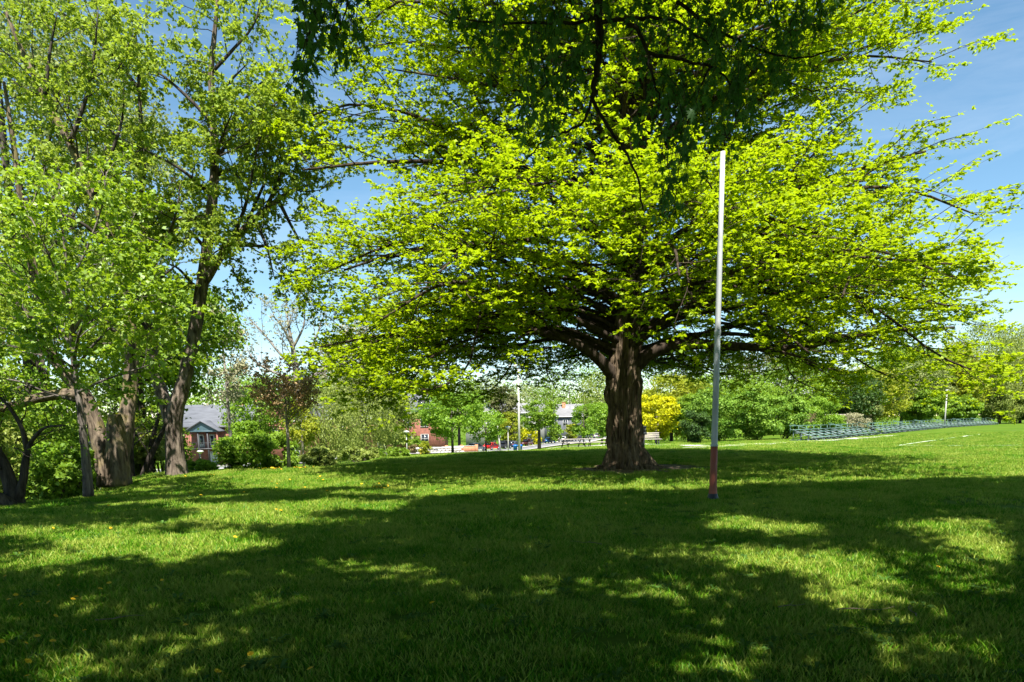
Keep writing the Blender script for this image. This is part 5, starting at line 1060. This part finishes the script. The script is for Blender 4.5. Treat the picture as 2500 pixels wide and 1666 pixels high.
def house(name, label, px, Y, w_, d_, wall_h, roof_h, wallm, roofm, rz=0, axis='x', wins=(), chim=(), dormer=None, porch=None, skyl=0, zb=None, trim='trim'):
    b = col_at(px, Y)
    if zb is not None: b[2] = zb
    root = empty(name, b, label, 'house', rz=rz)
    g = Geo(); g.box((0, d_ / 2, wall_h / 2 - .5), (w_, d_, wall_h + 1))
    if axis == 'y': g.add([[-w_ / 2, .01, wall_h], [w_ / 2, .01, wall_h], [0, .01, wall_h + roof_h - .1]], None, [[0, 1, 2]])
    else:
        for s in (-1, 1): g.add([[s * w_ / 2, 0, wall_h], [s * w_ / 2, d_, wall_h], [s * w_ / 2, d_ / 2, wall_h + roof_h - .1]], None, [[0, 1, 2]])
    g.obj('wall', wallm, root)
    g = Geo(); gable(g, -w_ / 2, w_ / 2, 0, d_, wall_h, wall_h + roof_h, .45, axis); rf = g.obj('roof', roofm, root)
    g = Geo(); g.box((0, -.5, wall_h + .02), (w_ + 1.0, .10, .22)); g.obj('eave_board', M[trim], root)
    for cx, cy, ch in chim: g = Geo(); g.box((cx, cy, wall_h + roof_h * .6 + ch / 2), (1.0, .7, roof_h * .6 + ch)); g.box((cx, cy, wall_h + roof_h * .9 + ch + .05), (1.15, .85, .14)); g.obj('chimney', M['brick_orange'], rf)
    for k in range(skyl): x = w_ * (.12 + .15 * k); t = .42; g = Geo(); g.add([[x - .3, d_ / 2 * t - .05, wall_h + roof_h * t + .26], [x + .3, d_ / 2 * t - .05, wall_h + roof_h * t + .26], [x + .3, d_ / 2 * (t + .34) - .05, wall_h + roof_h * (t + .34) + .26], [x - .3, d_ / 2 * (t + .34) - .05, wall_h + roof_h * (t + .34) + .26]], [[0, 1, 2, 3]]); g.obj('skylight', M['trim'], rf)
    for x, z, ww, hh in wins:
        g = Geo(); t = .09; g.box((x, -.04, z + hh / 2 + t / 2), (ww + 2 * t, .1, t)); g.box((x, -.05, z - hh / 2 - t / 2), (ww + 3 * t, .14, t)); g.box((x - ww / 2 - t / 2, -.04, z), (t, .1, hh)); g.box((x + ww / 2 + t / 2, -.04, z), (t, .1, hh)); g.box((x, -.035, z), (ww, .06, .06)); g.box((x, -.033, z), (.05, .05, hh)); wn = g.obj('window', M[trim], root)
        g = Geo(); g.box((x, -.005, z), (ww, .03, hh)); g.obj('pane', M['house_glass'], wn)
    if dormer:
        x, ww, hh = dormer; z = wall_h + roof_h * .25; g = Geo(); y = d_ / 2 * .25 - .3; g.box((x, y + 1.2, z + hh / 2), (ww, 2.4, hh)); g.add([[x - ww / 2, y - .0, z + hh], [x + ww / 2, y, z + hh], [x, y, z + hh + ww * .5]], None, [[0, 1, 2]]); dm = g.obj('dormer', M['dark_paint'], root)
        g = Geo(); gable(g, x - ww / 2, x + ww / 2, y, y + 2.6, z + hh, z + hh + ww * .52, .28, 'y', .12); g.obj('dormer_roof', M['trim'], dm)
        for sx in (-1, 1): g = Geo(); g.box((x + sx * ww * .22, y - .03, z + hh * .5), (ww * .36, .06, hh * .75)); g.obj('pane', M['house_glass'], dm)
    if porch:
        x, ww, hh = porch; dp = 2.2; g = Geo()
        for z in (.25, hh * .52): g.box((x, -dp / 2, z), (ww, dp, .2))
        g.obj('porch_deck', M['dark_paint'], root)
        for sx in (-1, -.33, .33, 1): g = Geo(); g.box((x + sx * (ww / 2 - .15), -dp + .15, hh / 2), (.22, .22, hh)); g.obj('column', M['brick'] if abs(sx) == 1 else M['dark_paint'], root)
        g = Geo(); gable(g, x - ww / 2, x + ww / 2, -dp, .5, hh, hh + ww * .33, .35, 'y'); pr = g.obj('porch_roof', roofm, root)
        g = Geo(); g.add([[x - ww / 2, -dp, hh + .1], [x + ww / 2, -dp, hh + .1], [x, -dp, hh + ww * .30]], None, [[0, 1, 2]]); g.bar((x - ww / 2, -dp - .05, hh + .08), (x + ww / 2, -dp - .05, hh + .08), .1, .2); g.obj('pediment', M['blue_trim'], pr)
        z = hh * .52 + .1; g = Geo(); g.bar((x - ww / 2, -dp + .1, z + .9), (x + ww / 2, -dp + .1, z + .9), .06, .06)
        for k in range(17): xx = x - ww / 2 + .2 + k * (ww - .4) / 16; g.bar((xx, -dp + .1, z), (xx, -dp + .1, z + .9), .035, .035)
        g.obj('balustrade', M['dark_paint'], root)
        for sx in (-.25, .1): g = Geo(); g.box((x + sx * ww, -.04, z + 1.1), (.8, .08, 2.1)); dr = g.obj('door', M['trim'], root); g = Geo(); g.box((x + sx * ww, -.09, z + 1.3), (.5, .04, 1.3)); g.obj('pane', M['house_glass'], dr)
        g = Geo(); g.box((x + .1 * ww, -.04, 1.4), (1.5, .08, 2.2)); dr = g.obj('door', M['trim'], root)
house('brick_house', 'red brick house with a two-storey gabled porch and balcony, beside the forked maple', 503, 112, 13.5, 9, 6.3, 3.6, M['brick'], M['slate'], -.05, 'x', [(-4.5, 4.6, 1.2, 1.6), (4.8, 4.6, 1.2, 1.6), (4.8, 1.6, 1.2, 1.6)], [(4, 4.5, 1.6)], None, (.3, 5.0, 5.6), trim='dark_paint')
house('brick_house', 'red brick house half hidden behind the bronze sapling', 668, 118, 12, 9, 6.8, 3.6, M['brick'], M['slate'], 0, 'y', [(-3.4, 4.8, 1.2, 1.6), (0, 4.8, 1.2, 1.6), (3.4, 4.8, 1.2, 1.6), (-3.4, 1.8, 1.4, 1.6), (3.4, 1.8, 1.4, 1.6)], [(-4, 4.5, 1.4)])
house('brick_house', 'red brick house glimpsed through the willow', 860, 122, 14, 9, 6.4, 3.2, M['brick'], M['slate'], 0, 'x', [(-5, 4.6, 1.2, 1.6), (-1.8, 4.6, 1.2, 1.6), (1.8, 4.6, 1.2, 1.6), (5, 4.6, 1.2, 1.6), (-1.8, 1.6, 1.2, 1.6), (5, 1.6, 1.2, 1.6)], [])
house('dormer_house', 'brick house with a steep grey slate roof, white-edged dormer and chimney', 1028, 132, 8.6, 8, 7.4, 3.6, M['brick'], M['slate'], 0, 'x', [(-2.6, 5.6, 1.3, 1.4), (.6, 5.6, 1.3, 1.4), (-2.6, 2.6, 1.3, 1.6), (.6, 2.6, 1.3, 1.6)], [(.6, 4.4, .9), (2.0, 4.4, .6)], (.4, 1.7, 1.35))
house('grey_house', 'pale grey gabled house peeping between the street maple and the conifer', 1172, 165, 7, 9, 8.6, 3.3, M['stucco'], M['roof_grey'], 0, 'y', [(-2, 7.2, 1.1, 1.5), (2, 7.2, 1.1, 1.5), (-2, 4, 1.1, 1.5)], [(3.0, 4, 1.0)])
house('white_house', 'white-trimmed house with a grey roof just right of the tall light pole', 1278, 205, 13, 9, 9.0, 2.8, M['stucco'], M['roof_grey'], .1, 'x', [(-4, 7.6, 1.4, 1.5), (0, 7.6, 1.4, 1.5), (4, 7.6, 1.4, 1.5), (-4, 3.5, 1.6, 1.8), (2, 3.5, 1.6, 1.8)], [])
house('grey_roofed_house', 'dark grey house with a broad grey roof, skylights and an orange brick chimney', 1372, 205, 11.5, 10, 7.0, 3.6, M['dark_wall'], M['roof_grey'], -.12, 'x', [(-4.2, 5.2, 1.0, 2.0), (-2.2, 5.2, 1.4, 2.0), (1.0, 5.2, 1.2, 1.8), (3.6, 5.2, 1.2, 1.8)], [(.4, 3.6, 1.0)], None, None, 3)
def walls():
    b = col_at(1075, 112); root = empty('stone_wall', b, 'low pale stone retaining wall beside the street, left of the round street maple trunk', 'wall', rz=.32); r = np.random.default_rng(5)
    x = -3.6
    proto = []
    for k in range(4): g = Geo(); s = r.uniform(.9, 1.1, 3); g.box((0, 0, 0), (.62 * s[0], .4, .34 * s[2])); proto.append(g.mesh('stone', M['stone']))
    for row in range(3):
        x = -3.8 + .2 * (row % 2)
        while x < 3.6:
            o = link_mesh('stone', proto[r.integers(4)], root); o.location = (x, r.uniform(-.05, .05), .18 + row * .36); o.rotation_euler = (r.normal(0, .04), r.normal(0, .06), r.normal(0, .08)); x += .66
    b = col_at(1125, 116); root = empty('garden_wall', b, 'orange brick garden wall with piers between the street maple and the silver car', 'wall', rz=.32)
    g = Geo(); g.box((0, 0, .5), (5.2, .3, 1.2)); g.obj('wall', M['brick_orange'], root)
    for x in (-2.6, 0, 2.6): g = Geo(); g.box((x, 0, .62), (.45, .45, 1.4)); g.obj('pier', M['brick_orange'], root)
    g = Geo(); g.box((0, 0, 1.13), (4.7, .38, .08)); g.obj('coping', M['stone'], root)
walls()

# ------------------------------------------------------------------ cars
M['tyre'] = pbr('tyre', (.02, .02, .02), .8, 0, .2, 5); M['rim'] = pbr('rim', (.5, .5, .52), .3, .7, .08, 5); M['car_glass'] = pbr('car_glass', (.015, .018, .022), .05, 0, .1, 2)
M['headlight'] = pbr('headlight', (.75, .77, .8), .1, 0, .05, 5); M['taillight'] = pbr('taillight', (.35, .01, .01), .2, 0, .1, 5)
def paint(n, c): M['car_' + n] = pbr('car_' + n, c, .28, .15, .05, 1.5); return M['car_' + n]
PROF = {'sedan': ([(-2.25, .35), (-2.28, .72), (-2.15, .92), (-1.55, .98), (1.05, .96), (2.0, .82), (2.27, .66), (2.28, .35)], [(-1.65, .96), (-1.0, 1.40), (-.2, 1.46), (.35, 1.42), (1.15, .96)]),
        'suv': ([(-2.3, .42), (-2.33, .8), (-2.28, 1.05), (-1.9, 1.08), (1.0, 1.05), (2.05, .98), (2.3, .8), (2.32, .42)], [(-2.2, 1.06), (-2.0, 1.62), (-.2, 1.72), (.4, 1.66), (1.2, 1.05)])}
def car(style, mat, px, py, label, flip=False, off=0):
    p = G(px, py); k = np.argmin(np.sum((RC - p[:2]) ** 2, 1)); t = RT[k]; rz = math.atan2(t[1], t[0]) + (math.pi if flip else 0)
    root = empty('parked_car', (p[0], p[1], gz(p[0], p[1]) + .10), label, 'car', 'cars parked along the street', rz)
    low, up = PROF[style]; W = .9
    def ext(pts, w_lo, w_hi, zlo, zhi, g):
        pts = np.array(pts); n = len(pts); wd = w_lo + (w_hi - w_lo) * (pts[:, 1] - zlo) / (zhi - zlo); A = np.stack([pts[:, 0], -wd, pts[:, 1]], 1); B = A * [1, -1, 1]
        g.add(np.vstack([A, B]), [[i, (i + 1) % n, n + (i + 1) % n, n + i] for i in range(n)], [[0, i, i + 1] for i in range(1, n - 1)] + [[n, n + i + 1, n + i] for i in range(1, n - 1)])
    g = Geo(); ext(low, W, W * .95, .35, 1.0, g); g.obj('body', mat, root)
    g = Geo(); ext(up, W * .93, W * .72, .96, 1.6, g); cb = g.obj('cabin', M['car_glass'], root)
    g = Geo(); z = up[2][1] + .02; g.box(((up[1][0] + up[3][0]) / 2, 0, z - .01), (up[3][0] - up[1][0] + .1, 1.36, .06))
    for i, j in ((0, 1), (3, 4)):
        for s in (-1, 1): a = up[i]; c = up[j]; f = lambda q: W * .93 + (W * .72 - W * .93) * (q[1] - .96) / .64; g.bar((a[0], s * f(a), a[1]), (c[0], s * f(c), c[1] + .02), .07, .07)
    g.bar((-.35, -W * .9, .98), (-.35, -W * .74, z - .04), .07, .05); g.bar((-.35, W * .9, .98), (-.35, W * .74, z - .04), .07, .05); g.obj('roof', mat, root)
    for x in (-1.4, 1.42):
        for s in (-1, 1):
            g = Geo(); g.tube([[x, s * .72, .33], [x, s * .93, .33]], [.33, .33], 14); wh = g.obj('tyre', M['tyre'], root); g = Geo(); g.tube([[x, s * .92, .33], [x, s * .945, .33]], [.2, .2], 10); g.obj('rim', M['rim'], wh)
    for s in (-1, 1):
        g = Geo(); g.box((2.24, s * .66, .70), (.1, .34, .14)); g.obj('headlight', M['headlight'], root); g = Geo(); g.box((-2.25, s * .7, .78), (.1, .28, .18)); g.obj('taillight', M['taillight'], root)
car('sedan', paint('silver', (.42, .41, .40)), 1161, 1104, 'silver hatchback parked behind the smaller street maple')
car('sedan', paint('red', (.55, .012, .012)), 1200, 1100, 'bright red car parked beside the utility pole')
car('suv', paint('black', (.02, .02, .024)), 1231, 1097.5, 'black off-roader parked right of the utility pole', True)
car('sedan', paint('grey_blue', (.12, .14, .19)), 1253, 1094, 'grey-blue car parked behind the blue bins')
car('suv', paint('maroon', (.06, .016, .014)), 1287, 1091, 'large dark maroon van parked right of the tall light pole', True)
car('sedan', paint('slate', (.08, .09, .11)), 1316, 1086.5, 'dark grey car parked behind the dark street tree')
car('sedan', paint('blue', (.02, .12, .28)), 1343, 1083.5, 'metallic blue car parked between the dark street tree and the white car')
car('sedan', paint('white', (.75, .75, .73)), 1376, 1080.5, 'white car parked below the grey-roofed house')
car('suv', M['car_black'], 1402, 1078, 'black car parked right of the white car')
car('suv', M['car_slate'], 1440, 1072.5, 'dark car parked farthest up the street, left of the lime trunk')
car('sedan', M['car_silver'], 1461, 1071, 'pale car at the top of the street just left of the lime trunk')

# ------------------------------------------------------------------ dandelions and small things in the grass
M['petal'] = pbr('petal', (.75, .50, .01), .7, 0, .15, 60); M['stalk'] = pbr('stalk', (.16, .24, .05), .7, 0, .2, 30); M['twig'] = pbr('twig', (.16, .12, .08), .9, 0, .3, 30)
def dandelion_meshes():
    out_ = []; r = np.random.default_rng(9)
    for k in range(3):
        g = Geo()
        for ring, (n, l, up) in enumerate(((16, .024, .25), (13, .018, .6), (8, .011, 1.1))):
            for i in range(n):
                a = i * 6.283 / n + ring * .3 + r.normal(0, .06); d = np.array([math.cos(a), math.sin(a), 0]); s = np.array([-d[1], d[0], 0]) * .0035; e = d * l * math.cos(up * .9) + [0, 0, l * math.sin(up) * .6 + .002 * ring]
                g.add([s * .4, -s * .4, e - s, e + s], [[0, 1, 2, 3]])
        out_.append(g)
    return [x.mesh('flower', M['petal']) for x in out_]
def dandelions():
    r = np.random.default_rng(31); FM = dandelion_meshes(); 
    near = [(5, 1573), (92, 1560), (65, 1582), (130, 1573), (208, 1550), (68, 1660), (70, 1625), (23, 1480), (40, 1463), (54, 1490), (145, 1441), (120, 1482), (180, 1477), (187, 1471), (247, 1455), (268, 1440), (453, 1530), (595, 1635), (532, 1648), (758, 1640), (613, 1606), (397, 1430), (137, 1512), (1430, 1421), (1055, 1478), (1920, 1383), (2290, 1395), (350, 1317), (130, 1290), (12, 1285), (270, 1288), (14, 1418), (95, 1482)]
    mid = [(330, 1250), (265, 1237), (260, 1216), (216, 1215), (675, 1249), (686, 1251), (795, 1238), (1130, 1313), (1565, 1226), (1602, 1227), (1465, 1232), (1528, 1234), (1840, 1240), (1487, 1222), (925, 1181), (930, 1192), (938, 1194), (948, 1190), (1085, 1198), (1065, 1203), (745, 1190), (755, 1189), (740, 1191), (575, 1320), (920, 1193)]
    far = []
    for _ in range(26): far.append((r.normal(655, 18), r.normal(1147, 1.5)))
    for _ in range(26): far.append((r.normal(735, 15), r.normal(1144, 2)))
    for _ in range(8): far.append((r.normal(512, 6), r.normal(1157, 1)))
    for _ in range(20): far.append((r.uniform(450, 1000), r.uniform(1150, 1215)))
    wh = ['in the shaded grass at lower left', 'on the open lawn in the middle distance', 'at the lawn edge under the bronze sapling']
    for zi, L in enumerate((near, mid, far)):
        for i, (px, py) in enumerate(L):
            d = ray(px, py)
            Y = (.04 - EYE) / d[2] if d[2] < 0 else 25
            Y = min(Y, 27.5 if px > 560 else 22); x = d[0] * Y; b = np.array([x, Y, gz(x, Y)])
            s = r.uniform(.7, 1.0) * (1.0 if zi == 0 else 1.15 if zi == 1 else 1.5); h = r.uniform(.055, .085)
            if zi == 0: w_ = 'in the shaded grass at the lower left corner' if px < 160 and py > 1530 else 'in the dark grass at the left edge, above the corner cluster' if px < 300 and py > 1400 else 'at the left edge of the sunlit streaks' if px < 360 and py < 1330 else {453: 'alone beside the oval sunlit patch at lower left', 595: 'left one of the pair near the bottom edge', 532: 'half closed near the bottom edge, left of the pair', 758: 'small and closed near the bottom edge', 613: 'beyond the pair near the bottom edge', 397: 'lying alone above the oval sunlit patch', 1430: 'alone in the deep shade at the centre', 1055: 'folded, by a small sunlit spot at the centre', 1920: 'alone in the big sunlit patch at right', 2290: 'drooping in the shade at far right'}.get(px, 'in the left-hand shade')
            elif zi == 1: w_ = 'in the sunlit band between the two big shadows' if 900 < px < 1100 else 'near the foot of the slender maple' if px < 340 else 'beside the red-footed pole' if px > 1800 else 'in the shade in front of the lime trunk' if px > 1400 else 'near the middle of the lawn' if px > 1100 else 'on the lawn left of centre'
            else: w_ = 'by the foot of the bronze sapling, left side' if px < 698 and px > 600 and py < 1152 else 'right of the bronze sapling foot' if px > 698 and py < 1151 else 'near the foot of the forked maple' if abs(px - 512) < 20 else 'scattered far across the left lawn'
            root = empty('dandelion', b, 'yellow dandelion flower ' + w_, 'flower', 'yellow dandelions ' + w_)
            f = link_mesh('flower', FM[r.integers(3)], root); f.location = (0, 0, h + .01); f.scale = (s, s, s); f.rotation_euler = (r.normal(.25, .25), r.normal(0, .25), r.random() * 6)
            if zi < 2: g = Geo(); g.tube([[.01, 0, -.01], [.004, 0, h * .5], [0, 0, h + .01]], [.0022, .002, .002], 4, False); g.obj('stalk', M['stalk'], root)
dandelions()
def weeds():
    r = np.random.default_rng(13); V = []; Q = []; T = []; n = 0
    m = leafmat('weed_leaf', (.05, .12, .02), (.10, .20, .04), (.14, .26, .03), .35, .01)
    for _ in range(520):
        Y = 3.2 + 13 * r.random() ** 1.3; x = r.uniform(-.8, .8) * Y; c = np.array([x, Y, gz(x, Y) + .01]); k = r.integers(5, 11); a0 = r.random() * 6.28; sz = r.uniform(.05, .12)
        a = a0 + np.arange(k) * 6.283 / k + r.normal(0, .2, k); d = np.stack([np.cos(a), np.sin(a), r.uniform(.25, .8, k)], 1); s = np.stack([-np.sin(a), np.cos(a), 0 * a], 1)
        l = sz * r.uniform(.7, 1.2, k)[:, None]; w2 = l * .16; mid = c + d * l * .55 + [0, 0, .008]; tip = c + d * l * [1, 1, .55]
        V.append(np.stack([np.repeat(c[None], k, 0), mid + s * w2, tip, mid - s * w2], 1).reshape(-1, 3)); T.append(r.random(k))
    V = np.concatenate(V); q = np.arange(len(V)).reshape(-1, 4)
    tag(link_mesh('weeds', leaf_mesh('weeds', V, q, m, np.concatenate(T))), 'low broad-leaved weeds growing through the grass', 'weeds', None, 'stuff')
    for i, (px, py, L, a) in enumerate(((2235, 1520, .35, 1.3), (2040, 1505, .5, .1), (1900, 1497, .3, .25), (1470, 1340, .45, 2.6), (235, 1530, .4, .5))):
        b = G(px, py); g = Geo(); p = [[0, 0, .05]]; 
        for k in range(5): p.append([p[-1][0] + math.cos(a + r.normal(0, .25)) * L / 5, p[-1][1] + math.sin(a + r.normal(0, .25)) * L / 5, .05 + r.uniform(-.01, .015)])
        g.tube(p, np.linspace(.005, .002, 6), 5); g.tube([p[2], np.array(p[2]) + [.05, .06, .02]], [.003, .001], 4); o = g.obj('fallen_twig', M['twig'], None, True, b)
        tag(o, ['thin upright-curving dry twig in the shaded grass at lower right', 'long pale dry twig lying in the shade left of the curved one', 'short dry twig lying in the shade at lower right', 'thin dry twig lying near the small seedling below the lime tree', 'dry grass-coloured twig at lower left among dandelions'][i], 'twig')
weeds()
